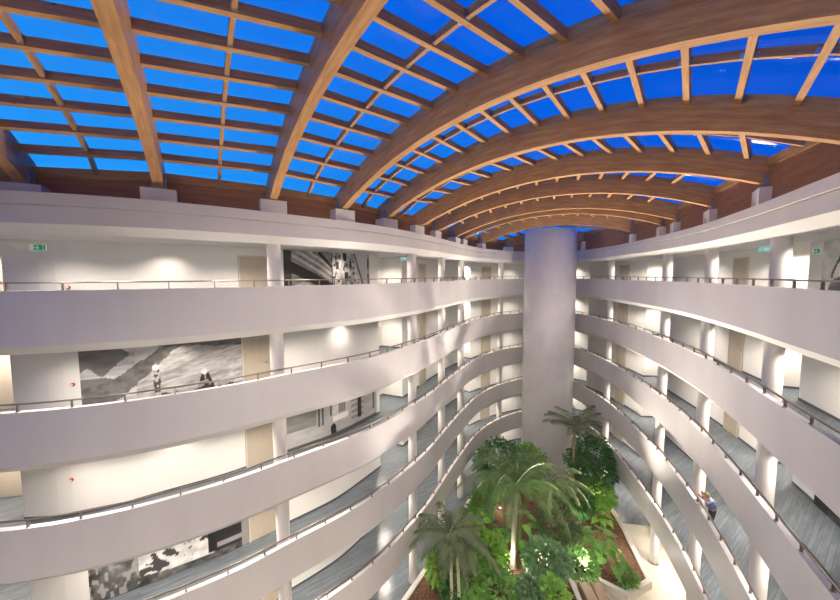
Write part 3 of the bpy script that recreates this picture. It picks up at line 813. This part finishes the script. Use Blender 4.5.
# ------------------------------------------------------------------ signs, alarms
def on_wall(s, k, zoff, name, parts, label, cat, group=None):
    """parts: (partname or None, [boxes], material); box = x0,x1,z0,z1,depth0,depth1 from the wall"""
    p = off(s, GAL); n = nrm(s); root = None
    for pn, bxs, mt in parts:
        m = MB()
        for x0, x1, z0, z1, d0, d1 in bxs: m.box(x0, x1, -d1, -d0, z0, z1)
        if root is None:
            root = m.build(name, mt); root.location = (p.x, p.y, ZF(k)+zoff); root.rotation_euler = (0, 0, math.atan2(n.y, n.x)-PI/2)
            tag(root, label, cat, group)
        else: m.build(pn, mt, root)
def exit_sign(side, x, y, k, label, z=2.10):
    # board, running figure, arrow, pale door
    on_wall(s_of(x, y, GAL, side), k, z, 'exit_sign', [
        (None, [(-0.21, 0.21, 0, 0.17, 0.0, 0.03)], M['signw']),
        ('pictogram_field', [(-0.11, 0.13, 0.01, 0.16, 0.03, 0.034)], M['green']),
        ('running_figure', [(-0.01, 0.015, 0.06, 0.11, 0.034, 0.037), (0.0, 0.02, 0.118, 0.138, 0.034, 0.037), (-0.04, -0.01, 0.085, 0.1, 0.034, 0.037), (0.015, 0.045, 0.075, 0.09, 0.034, 0.037), (-0.04, 0.0, 0.045, 0.06, 0.034, 0.037), (0.01, 0.03, 0.03, 0.06, 0.034, 0.037)], M['signw']),
        ('arrow', [(-0.09, -0.055, 0.077, 0.093, 0.034, 0.037), (-0.10, -0.085, 0.065, 0.105, 0.034, 0.037)], M['signw']),
        ('door_symbol', [(0.15, 0.20, 0.02, 0.15, 0.03, 0.034)], M['green'])], label, 'exit sign')
exit_sign('L', 38, 244, 1, 'green and white exit sign high on the top storey left wall')
exit_sign('R', 818, 247, 1, 'small green exit sign beside the stone mural, top storey right wall', 2.0)
def hang_sign(side, x, y, k, d, label):
    s = s_of(x, y, d, side); p = off(s, d); dr = Vector((p.x, p.y)).normalized()
    root = empty('hanging_exit_sign', (p.x, p.y, ZF(k)+2.12), math.atan2(dr.y, dr.x)-PI/2)
    tag(root, label, 'exit sign')
    m = MB(); m.box(-0.17, 0.17, -0.015, 0.015, 0, 0.2); m.build('panel', M['cyan'], root)
    m = MB(); m.box(-0.02, 0.10, -0.02, -0.016, 0.06, 0.15); m.box(-0.12, -0.05, -0.02, -0.016, 0.09, 0.115); m.build('symbol', M['signw'], root)
    m = MB(); m.box(-0.12, -0.11, -0.004, 0.004, 0.2, 0.279); m.box(0.11, 0.12, -0.004, 0.004, 0.2, 0.279); m.build('hanger', M['steel'], root)
hang_sign('L', 404, 256, 1, 1.5, 'small pale blue exit sign hanging from the top storey ceiling, left gallery')
hang_sign('R', 765, 248, 1, 1.3, 'small pale blue exit sign hanging from the top storey ceiling, right gallery')
def alarm(side, x, y, k, z, label):
    s = s_of(x, y, GAL, side); p = off(s, GAL); n = nrm(s)
    root = empty('fire_alarm', (p.x, p.y, ZF(k)+z), math.atan2(n.y, n.x)-PI/2); tag(root, label, 'fire alarm', 'red fire alarm call points on the left wall')
    R90 = Matrix.Rotation(PI/2, 4, 'X')
    m = MB(); m.lathe([(0.001, 0), (0.055, 0), (0.055, 0.03), (0.04, 0.045), (0.001, 0.05)], 20); m.v = [tuple(R90 @ Vector(v)) for v in m.v]; m.build('housing', M['red'], root, True)
    m = MB(); m.lathe([(0.001, 0.051), (0.03, 0.051), (0.028, 0.056), (0.001, 0.057)], 16); m.v = [tuple(R90 @ Vector(v)) for v in m.v]; m.build('button', M['signw'], root, True)
alarm('L', 68, 286, 1, 1.02, 'round red fire alarm low on the top storey left wall')
alarm('L', 73, 379, 2, 1.10, 'round red fire alarm left of the river mural, second storey')
alarm('L', 72, 479, 3, 1.15, 'round red fire alarm on the bare third storey left wall')

# ------------------------------------------------------------------ planter, bench
PL = [(-1.6, 14.7), (-0.62, 16.35), (1.2, 19.3), (3.3, 23.2), (5.2, 26.2), (7.3, 28.4), (9.6, 29.7), (12.0, 29.5), (13.2, 27.4), (13.55, 24.7), (12.9, 20.4), (12.05, 16.75),
      (10.3, 15.95), (9.32, 16.75), (8.0, 16.75), (7.85, 15.1), (5.5, 13.2), (2.0, 12.6)]
def inset(P, d):
    out = []; n = len(P)
    for i in range(n):
        a, b, c = Vector(P[i-1]), Vector(P[i]), Vector(P[(i+1) % n])
        d1 = (b-a).normalized(); d2 = (c-b).normalized(); n1 = Vector((d1.y, -d1.x)); n2 = Vector((d2.y, -d2.x)); q = (n1+n2).normalized()
        out.append(b+q*(d/max(0.4, q.dot(n1))))
    return out
PI_ = inset(PL, 0.24)
m = MB(); n = len(PL)
rings = []
for i in range(n):
    a, b = Vector(PL[i]), PI_[i]; rings.append([(a.x, a.y, -0.011), (a.x, a.y, 0.42), (b.x, b.y, 0.42), (b.x, b.y, -0.011)])
m.sweep(rings, closed=True); kerb = m.build('planter', M['kerb']); tag(kerb, 'long low white planter wall around the garden bed on the ground floor', 'planter')
m = MB(); poly_cap(m, PI_, 0.0, 0.30); 
soil = m.build('soil', M['mulch']); tag(soil, 'red-brown bark mulch filling the planter', 'mulch', kind='stuff')
SOIL = 0.30
b0 = empty('bench', (8.64, 16.05, -0.01), math.radians(-2)); tag(b0, 'tan block bench of two cushions against the front of the planter', 'bench')
for sg, in ((-1,), (1,)):
    m = MB(); m.box(-0.55 if sg < 0 else 0.012, -0.012 if sg < 0 else 0.55, -0.62, 0.62, 0.10, 0.62)
    o = m.build('seat_cushion', M['tan'], b0); md = o.modifiers.new('b', 'BEVEL'); md.width = 0.05; md.segments = 3
m = MB(); m.box(-0.51, 0.51, -0.56, 0.56, 0, 0.10); m.build('base', M['dark'], b0)

# ------------------------------------------------------------------ plants
def leaf_quad(mb, base, d, up, L, W_, n=4, droop=0.0, shape='oval', mi=0):
    """one leaf blade as a curved strip, folded slightly along the midrib"""
    d = d.normalized(); side = d.cross(up)
    if side.length < 1e-3: side = d.cross(Vector((1, 0, 0)))
    side.normalize(); up = side.cross(d).normalized(); b = len(mb.v)
    for i in range(n+1):
        t = i/n
        if shape == 'oval': w = math.sin(PI*min(1, 0.08+t*0.92))**0.8
        elif shape == 'heart': w = (1-t)**0.7*(0.55+1.4*math.sin(PI*min(1, t+0.12)))/1.35
        else: w = min(1, t*6+0.25)*(1-t)**0.6
        c = base+d*(L*t)-Vector((0, 0, 1))*(droop*L*t*t)
        ww = max(0.02, w)*W_/2
        mb.v += [tuple(c-side*ww+up*ww*0.25), tuple(c), tuple(c+side*ww+up*ww*0.25)]
    for i in range(n):
        a = b+3*i
        mb.f += [[a, a+1, a+4, a+3], [a+1, a+2, a+5, a+4]]; mb.m += [mi, mi]; mb.uv += [None, None]
def frond_mesh(name, L, m_, seed, droop=0.9, npair=26, leafL=0.42, lw=0.055, rise=0.9):
    rnd = random.Random(seed); mb = MB()
    pts = []; N = 14
    for i in range(N+1):
        t = i/N; pts.append(Vector((L*(t*0.86+0.1*math.sin(t*2)), 0.05*math.sin(t*3+seed), L*(rise*t-droop*t*t*1.0))))
    mb.tube(pts, [0.022*(1-0.8*i/N)+0.003 for i in range(N+1)], 5)
    for q in range(npair):
        t = 0.14+0.86*q/(npair-1); x = t*N; i = min(N-1, int(x)); p = pts[i].lerp(pts[i+1], x-i); tg = (pts[i+1]-pts[i]).normalized()
        ll = leafL*(math.sin(PI*(0.12+0.80*t)))**0.7*(0.9+0.2*rnd.random())
        for sg in (-1, 1):
            d = (tg*(0.55+0.5*t)+Vector((0, sg, 0))*1.0+Vector((0, 0, -0.12-0.25*rnd.random()))).normalized()
            leaf_quad(mb, p, d, Vector((0, 0, 1)), ll, lw, 3, 0.35+0.3*rnd.random(), 'blade')
    return mb.data(name, m_)
def palm(x, y, zc, trunk_r, nfr, L, leaf, bark, label, seed, droop=0.9, lean=(0, 0), trunks=1, leafL=0.42):
    rnd = random.Random(seed)
    root = empty('palm_tree', (x, y, SOIL)); tag(root, label, 'palm'); H = zc-SOIL
    mes = [frond_mesh('frond', L*(0.88+0.12*q), leaf, seed*7+q, droop*(0.85+0.2*q), 32, leafL) for q in range(3)]
    for tq in range(trunks):
        ox = (tq-(trunks-1)/2)*0.35; m = MB(); hh = H*(1-0.12*tq)
        pts = [Vector((ox+lean[0]*(i/8)**1.4, lean[1]*(i/8)**1.4+0.04*math.sin(i*1.3+seed), -0.05+(hh+0.05)*i/8)) for i in range(9)]
        rad = [trunk_r*(1.25-0.45*i/8)*(1.0 if i else 1.25) for i in range(9)]
        m.tube(pts, rad, 12); m.build('trunk', bark, root, True)
        top = pts[-1]
        cs = MB(); cs.tube([top-Vector((0, 0, 0.02)), top+Vector((0, 0, 0.35))], [trunk_r*0.85, trunk_r*0.4], 10); cs.build('crownshaft', M['bushm'], root, True)
        nn = nfr if trunks == 1 else int(nfr*0.7)
        for i in range(nn):
            az = 2*PI*i/nn*1.0+rnd.random()*0.35+tq; el = 0.5-1.0*((i*7) % nn)/nn
            f = inst(mes[i % 3], 'frond', root, top+Vector((0, 0, 0.12+0.2*rnd.random())))
            f.rotation_euler = (rnd.uniform(-0.2, 0.2), -el*0.75, az)
            k_ = 0.85+0.25*rnd.random(); f.scale = (k_, k_, k_)
    return root
def bush(x, y, rx, rz, n, L, W_, mt, label, seed, shape='oval', stem_h=0.0, zc=None, ratio=1.0, name='shrub'):
    rnd = random.Random(seed); root = empty(name, (x, y, SOIL)); tag(root, label, 'shrub')
    zc_ = (zc-SOIL) if zc else rz*0.9
    m = MB(); st = MB()
    nb = 7
    for i in range(nb):
        a = 2*PI*i/nb; e_ = Vector((math.cos(a)*rx*0.55, math.sin(a)*rx*0.55, zc_+rz*(0.1+0.3*rnd.random())))
        st.tube([Vector((math.cos(a)*0.04, math.sin(a)*0.04, -0.05)), Vector((math.cos(a)*rx*0.15, math.sin(a)*rx*0.15, zc_*0.5)), e_], [0.03, 0.022, 0.008], 5)
    st.build('stem', M['bark'], root)
    for i in range(n):
        # points mostly near the surface of an uneven ellipsoid
        th = rnd.random()*2*PI; cz = rnd.uniform(-0.75, 1); sr = math.sqrt(1-cz*cz); rr = 0.55+0.45*rnd.random()**0.5
        lump = 0.82+0.30*vn(th*2.2+seed, cz*2.5+3, seed)
        d = Vector((sr*math.cos(th), sr*math.sin(th), cz)); p = Vector((d.x*rx*rr*lump, d.y*rx*rr*lump, zc_+d.z*rz*rr*lump))
        if p.z < 0.03: p.z = 0.03+0.1*rnd.random()
        dd = (d+Vector((rnd.uniform(-.7, .7), rnd.uniform(-.7, .7), rnd.uniform(-0.5, 0.6)))).normalized()
        leaf_quad(m, p, dd, (d+Vector((0, 0, 0.8))).normalized(), L*(0.7+0.6*rnd.random()), W_*(0.8+0.4*rnd.random()), 3, 0.25, shape)
    m.build('foliage', mt, root)
    return root
def broad(x, y, h, n, L, W_, mt, label, seed, spread=0.7, shape='heart'):
    rnd = random.Random(seed); root = empty('broad_leaf_plant', (x, y, SOIL)); tag(root, label, 'leafy plant')
    st = MB(); 
    for i in range(n):
        az = 2.39996*i+rnd.random()*0.4; rr = spread*(0.35+0.65*rnd.random()); hh = h*(0.45+0.55*rnd.random())
        d = Vector((math.cos(az), math.sin(az), 0)); p1 = d*rr*0.35+Vector((0, 0, hh*0.75)); p2 = d*rr+Vector((0, 0, hh))
        st.tube([Vector((d.x*0.03, d.y*0.03, -0.04)), p1, p2], [0.016, 0.012, 0.007], 5)
        m = MB(); leaf_quad(m, p2, d+Vector((0, 0, -0.25+0.4*rnd.random())), Vector((0, 0, 1)), L*(0.75+0.45*rnd.random()), W_*(0.8+0.35*rnd.random()), 6, 0.4, shape)
        m.build('leaf', mt, root, True)
    st.build('stem', M['bushm'], root)
    return root
def gp(x, y, z): p = at_height(x, y, z); return p.x, p.y

# palms
x, y = gp(513, 567, SOIL); palm(x, y, 4.6, 0.13, 24, 2.9, M['palm'], M['bark2'], 'tall palm with a pale trunk and arching fronds in the middle of the planter', 3, 0.95, (0.15, 0.2))
x, y = gp(574, 430, 5.4); palm(x, y, 5.4, 0.13, 17, 2.0, M['palm2'], M['bark'], 'slender palm with a rough brown trunk standing in front of the shaft', 5, 0.55, (0.05, 0))
x, y = gp(456, 542, 3.8); palm(x, y, 3.8, 0.075, 20, 1.95, M['palm2'], M['bark2'], 'twin-trunked palm with dusty fronds at the left corner of the planter', 8, 1.0, (-0.1, 0.1), 2)
x, y = gp(550, 487, 3.9); palm(x, y, 3.9, 0.09, 15, 2.4, M['palm2'], M['bark'], 'palm with long drooping fronds between the pale-trunked palm and the shaft', 11, 1.15, (0, 0))
x, y = gp(512, 472, 4.0); palm(x, y, 4.0, 0.08, 11, 2.2, M['palm'], M['bark'], 'dark palm at the far left of the bed behind the pale-trunked palm', 13, 0.9, (0, 0))
# shrubs
B_ = [(440, 566, 1.2, 0.7, 0.8, 260, .26, .10, 'bright', 'vivid green shrub against the left planter wall near the twin-trunked palm'),
      (474, 538, 1.6, 0.7, 0.8, 280, .30, .14, 'bright', 'yellow-green shrub between twin-trunked palm and pale trunk'),
      (592, 462, 3.0, 1.7, 1.75, 950, .24, .12, 'bushd', 'big dark glossy shrub right of the slender palm'),
      (500, 462, 2.9, 1.7, 1.6, 850, .24, .12, 'bushd', 'dark rounded shrub at the far left of the planter'),
      (597, 494, 1.4, 1.0, 0.9, 420, .28, .14, 'bright', 'yellow-green shrub below the big dark glossy shrub'),
      (527, 462, 2.6, 1.3, 1.3, 520, .26, .13, 'bushm', 'mid green shrub between the two far palms'),
      (558, 525, 1.7, 1.2, 1.2, 560, .30, .10, 'palm2', 'greyish feathery shrub under the drooping palm'),
      (487, 556, 1.5, 1.0, 1.1, 520, .26, .10, 'bright', 'vivid green shrub lit from below left of the pale trunk'),
      (494, 549, 1.2, .6, 0.9, 300, .26, .11, 'bright', 'light green shrub at the foot of the pale-trunked palm'),
      (546, 560, 1.3, 1.1, 0.9, 420, .32, .16, 'blue', 'dark blue-green shrub in the middle front of the bed'),
      (580, 563, 0.9, 0.9, 0.75, 420, .20, .07, 'bushm', 'low rounded green shrub just behind the bench'),
      (627, 577, 0.65, 0.5, 0.42, 260, .18, .05, 'bushm', 'small feathery green tuft at the right corner of the planter'),
      (553, 597, 1.2, 0.75, 0.85, 360, .24, .09, 'bright', 'pale green shrub left of the bench'),
      (470, 578, 1.3, 0.9, 1.0, 420, .26, .12, 'bushm', 'mid green shrub at the near left of the bed'),
      (500, 590, 1.1, 0.9, 0.8, 400, .26, .10, 'bushm', 'leafy green shrub at the bottom middle of the bed'),
      (530, 598, 1.0, 0.8, 0.8, 320, .30, .16, 'blue', 'blue-green shrub at the bottom edge left of the pale green one'),
      (482, 503, 1.4, 0.8, 0.9, 320, .26, .12, 'bushm', 'green shrub by the left planter wall below the dark rounded shrub'),
      (497, 482, 1.9, 0.9, 1.0, 360, .25, .12, 'bright', 'light green shrub among the far left palms'),
      (578, 500, 1.5, 1.0, 1.0, 380, .28, .14, 'bushd', 'dark green shrub between drooping palm and yellow-green shrub'),
      (453, 590, 1.0, 0.6, 0.7, 240, .22, .08, 'bushd', 'small dark shrub by the twin-trunked palm')]
for i, (px, py, zc, rx, rz, n, L, W_, mt, lb) in enumerate(B_):
    x, y = gp(px, py, zc); bush(x, y, rx, rz, int(n*2.0), L*1.0, W_*1.15, M[mt], lb, 40+i, zc=zc)
# broad leaf plants
for i, (px, py, h, n, L, W_, mt, sp, lb) in enumerate([
      (477, 524, 1.6, 13, 0.75, 0.42, 'bright', 0.55, 'bright banana-like plant with upright leaves near the left planter wall'),
      (530, 592, 1.2, 12, 0.70, 0.36, 'bright', 0.6, 'bright plant with paddle leaves in front of the pale-trunked palm'),
      (598, 537, 1.5, 12, 0.75, 0.55, 'bushm', 0.8, 'tall plant with broad heart leaves near the right planter wall'),
      (613, 562, 0.9, 9, 0.60, 0.50, 'bushm', 0.7, 'open plant with round heart leaves on bare mulch at the right'),
      (577, 540, 1.4, 11, 0.80, 0.60, 'bushm', 0.8, 'broad-leaved plant behind the low rounded shrub'),
      (602, 515, 1.2, 10, 0.55, 0.40, 'bright', 0.6, 'light green leafy plant on the mulch below the yellow-green shrub'),
      (560, 548, 1.3, 10, 0.80, 0.55, 'blue', 0.7, 'dark broad-leaved plant left of the low rounded shrub'),
      (519, 523, 2.2, 10, 0.90, 0.45, 'bushm', 0.7, 'tall broad-leaved plant right beside the pale palm trunk'),
      (488, 530, 1.8, 9, 0.9, 0.4, 'bushd', 0.6, 'dark paddle-leaved plant left of the pale palm trunk')]):
    x, y = gp(px, py, h*0.9); broad(x, y, h, n, L, W_, M[mt], lb, 90+i, sp)

# garden spotlights in the bed; all but the first are added for extra light
sp_me = MB(); sp_me.lathe([(0.03, 0), (0.06, 0.02), (0.07, 0.14), (0.055, 0.15)], 16)
sp_d = sp_me.data('housing', M['dark'], True); ln = MB(); ln.lathe([(0.001, 0.150), (0.05, 0.150), (0.05, 0.155), (0.001, 0.156)], 16); ln_d = ln.data('lens', M['lamp'])
for i, (px, py, lb) in enumerate([(508, 573, 'small garden spotlight shining at the foot of the pale-trunked palm'), (478, 545, 'small added garden spotlight among the left shrubs'),
                      (597, 506, 'small added garden spotlight by the right planter wall'), (541, 575, 'small added garden spotlight in the middle of the bed'), (500, 510, 'small added garden spotlight deep in the left of the bed'), (570, 530, 'small added garden spotlight under the drooping palm'), (613, 556, 'small added garden spotlight on the bare mulch at the right'), (585, 572, 'small added garden spotlight just behind the bench')]):
    x, y = gp(px, py, SOIL); root = empty('garden_spotlight', (x, y, SOIL)); tag(root, lb, 'garden light', 'garden spotlights in the planter')
    inst(sp_d, 'housing', root); inst(ln_d, 'lens', root)
    l = bpy.data.objects.new('spotlight_lamp', light_data("garden_lamp", P_POINT, 0, 0, 0.12, "POINT")); COL.objects.link(l); l.parent = root; l.location = (0, 0, 0.9)
    if i not in (6, 7): continue
    l = bpy.data.objects.new('added_uplight_lamp', light_data('garden_uplight', P_ROOF_FILL, 92, 0.8, 0.12)); COL.objects.link(l); l.parent = root; l.location = (0, 0, 2.1); l.rotation_euler = (Vector({2: (7, 24, 20), 6: (5, 18, 20), 7: (2, 13, 20)}[i])-Vector((x, y, SOIL))).to_track_quat('-Z', 'Y').to_euler()  # unseen lamp added in mid-air above the fixture to brighten the roof timber

# ------------------------------------------------------------------ person leaning on the rail
def skin_mesh(name, verts, edges, radii, mt, parent, root=0, sub=2):
    me = bpy.data.meshes.new(name); me.from_pydata(verts, edges, []); o = bpy.data.objects.new(name, me); COL.objects.link(o); o.parent = parent
    me.materials.append(mt)
    sk = o.modifiers.new('skin', 'SKIN'); ly = me.skin_vertices[0] if me.skin_vertices else None
    if ly is None: return o
    for i, r in enumerate(radii):
        ly.data[i].radius = r if isinstance(r, tuple) else (r, r); ly.data[i].use_root = (i == root)
    sk.use_smooth_shade = True
    sb = o.modifiers.new('sub', 'SUBSURF'); sb.levels = sub; sb.render_levels = sub
    return o
ps = s_of(710, 505, 0.5, 'R'); pp = off(ps, 0.50); pn = nrm(ps)
pr = empty('person', (pp.x, pp.y, ZF(4)), math.atan2(-pn.y, -pn.x))     # local +x looks over the rail
tag(pr, 'person in a blue shirt leaning on a right-hand rail with one hand raised', 'person')
# local frame: x to the rail (parapet inner face at x = +0.34), y to the left, z up
bv = [(-0.10, 0, 0.82), (-0.06, 0, 0.96), (0.0, 0, 1.08), (0.06, 0, 1.19), (0.10, 0, 1.25), (0.125, 0, 1.32), (0.145, 0, 1.39),
      (0.05, 0.17, 1.17), (0.18, 0.26, 1.16), (0.33, 0.22, 1.37), (0.345, 0.215, 1.46),
      (0.05, -0.17, 1.16), (0.12, -0.25, 1.04), (0.30, -0.18, 1.20), (0.37, -0.15, 1.235),
      (-0.10, 0.09, 0.78), (-0.04, 0.10, 0.44), (-0.10, 0.10, 0.09), (0.04, 0.11, 0.045),
      (-0.10, -0.09, 0.78), (-0.08, -0.11, 0.44), (-0.16, -0.12, 0.09), (-0.02, -0.13, 0.045)]
be = [(0, 1), (1, 2), (2, 3), (3, 4), (4, 5), (5, 6), (3, 7), (7, 8), (8, 9), (9, 10), (3, 11), (11, 12), (12, 13), (13, 14),
      (0, 15), (15, 16), (16, 17), (17, 18), (0, 19), (19, 20), (20, 21), (21, 22)]
br_ = [(0.13, 0.16), (0.11, 0.145), (0.12, 0.17), (0.09, 0.13), 0.055, 0.085, 0.08, 0.06, 0.045, 0.034, 0.028, 0.06, 0.045, 0.034, 0.028,
       0.09, 0.06, 0.042, 0.038, 0.09, 0.06, 0.042, 0.038]
skin_mesh('body', bv, be, br_, M['skin'], pr)
sv = [bv[0], bv[1], bv[2], (0.055, 0, 1.185), (0.085, 0, 1.225), (0.05, 0.18, 1.17), (0.162, 0.25, 1.165), (0.05, -0.18, 1.16), (0.11, -0.243, 1.05)]
skin_mesh('shirt', sv, [(0, 1), (1, 2), (2, 3), (3, 4), (3, 5), (5, 6), (3, 7), (7, 8)], [(0.16, 0.19), (0.15, 0.18), (0.15, 0.20), (0.12, 0.16), 0.075, 0.085, 0.062, 0.085, 0.062], M['shirt'], pr)
tv = [(-0.10, 0, 0.83),  (-0.10, 0.085, 0.76), (-0.04, 0.10, 0.44), (-0.10, 0.10, 0.10), (-0.10, -0.085, 0.76), (-0.08, -0.11, 0.44), (-0.16, -0.12, 0.10), (-0.075, 0, 0.90)]
skin_mesh('trousers', tv, [(7, 0), (0, 1), (1, 2), (2, 3), (0, 4), (4, 5), (5, 6)], [(0.155, 0.185), 0.105, 0.08, 0.06, 0.105, 0.08, 0.06, (0.145, 0.178)], M['trouser'], pr)
for q, (fx, fy) in enumerate(((-0.10, 0.10), (-0.16, -0.12))):
    skin_mesh('shoe', [(fx-0.05, fy, 0.05), (fx+0.08, fy, 0.05), (fx+0.19, fy+0.01, 0.04)], [(0, 1), (1, 2)], [0.055, 0.052, 0.04], M['shoe'], pr)
HX, HZ = 0.135, 1.36
m = MB(); rings = []
for i in range(9):
    t = i/8; r = 0.104*math.cos(t*PI/2*0.98)+0.001
    rings.append([(HX-0.01+(r*math.cos(a))*1.08, r*math.sin(a), HZ+0.005+0.125*math.sin(t*PI/2)-(0.05*(1-t) if math.cos(a) < 0.2 else -0.02*(1-t))) for a in [2*PI*j/20 for j in range(20)]])
m.sweep(rings); m.build('hair', M['hair'], pr, True)
for sg in (-1, 1):
    m = MB(); m.tube([(HX+0.082, sg*0.032, HZ), (HX+0.092, sg*0.032, HZ)], [0.011, 0.006], 8); m.build('eye', M['dark'], pr)
    m = MB(); m.tube([(HX-0.01, sg*0.083, HZ-0.03), (HX-0.015, sg*0.097, HZ), (HX-0.01, sg*0.085, HZ+0.03)], [0.012, 0.018, 0.012], 8); m.build('ear', M['skin'], pr)
m = MB(); m.tube([(HX+0.082, 0, HZ+0.005), (HX+0.112, 0, HZ-0.03), (HX+0.082, 0, HZ-0.04)], [0.009, 0.015, 0.010], 8); m.build('nose', M['skin'], pr)
m = MB(); m.tube([(HX+0.072, -0.024, HZ-0.068), (HX+0.082, 0, HZ-0.07), (HX+0.072, 0.024, HZ-0.068)], [0.004, 0.007, 0.004], 6); m.build('mouth', M['red'], pr)
# hands with five fingers each
def hand(c, fwd, up_, sg):
    fwd = Vector(fwd).normalized(); up_ = Vector(up_).normalized(); sd = fwd.cross(up_).normalized(); c = Vector(c)
    V = [c, c+fwd*0.05]; E_ = [(0, 1)]; R_ = [(0.022, 0.03), (0.018, 0.034)]
    for q, (o_, l_) in enumerate(((-0.030, 0.062), (-0.010, 0.075), (0.010, 0.080), (0.030, 0.072))):
        a = c+fwd*0.075+sd*o_*0.9; b_ = a+fwd*l_*0.5-up_*0.006; d_ = b_+fwd*l_*0.42-up_*0.022
        i = len(V); V += [a, b_, d_]; E_ += [(1, i), (i, i+1), (i+1, i+2)]; R_ += [0.0095, 0.009, 0.0075]
    a = c+fwd*0.02+sd*sg*0.035; b_ = a+fwd*0.03+sd*sg*0.022-up_*0.01; i = len(V); V += [a, b_]; E_ += [(0, i), (i, i+1)]; R_ += [0.012, 0.009]
    skin_mesh('hand', [tuple(v) for v in V], E_, R_, M['skin'], pr, 0, 1)
hand((0.347, 0.214, 1.475), (0.15, 0.0, 1), (1, 0, 0), 1)
hand((0.375, -0.148, 1.232), (1, 0.3, -0.1), (0, 0, 1), 1)
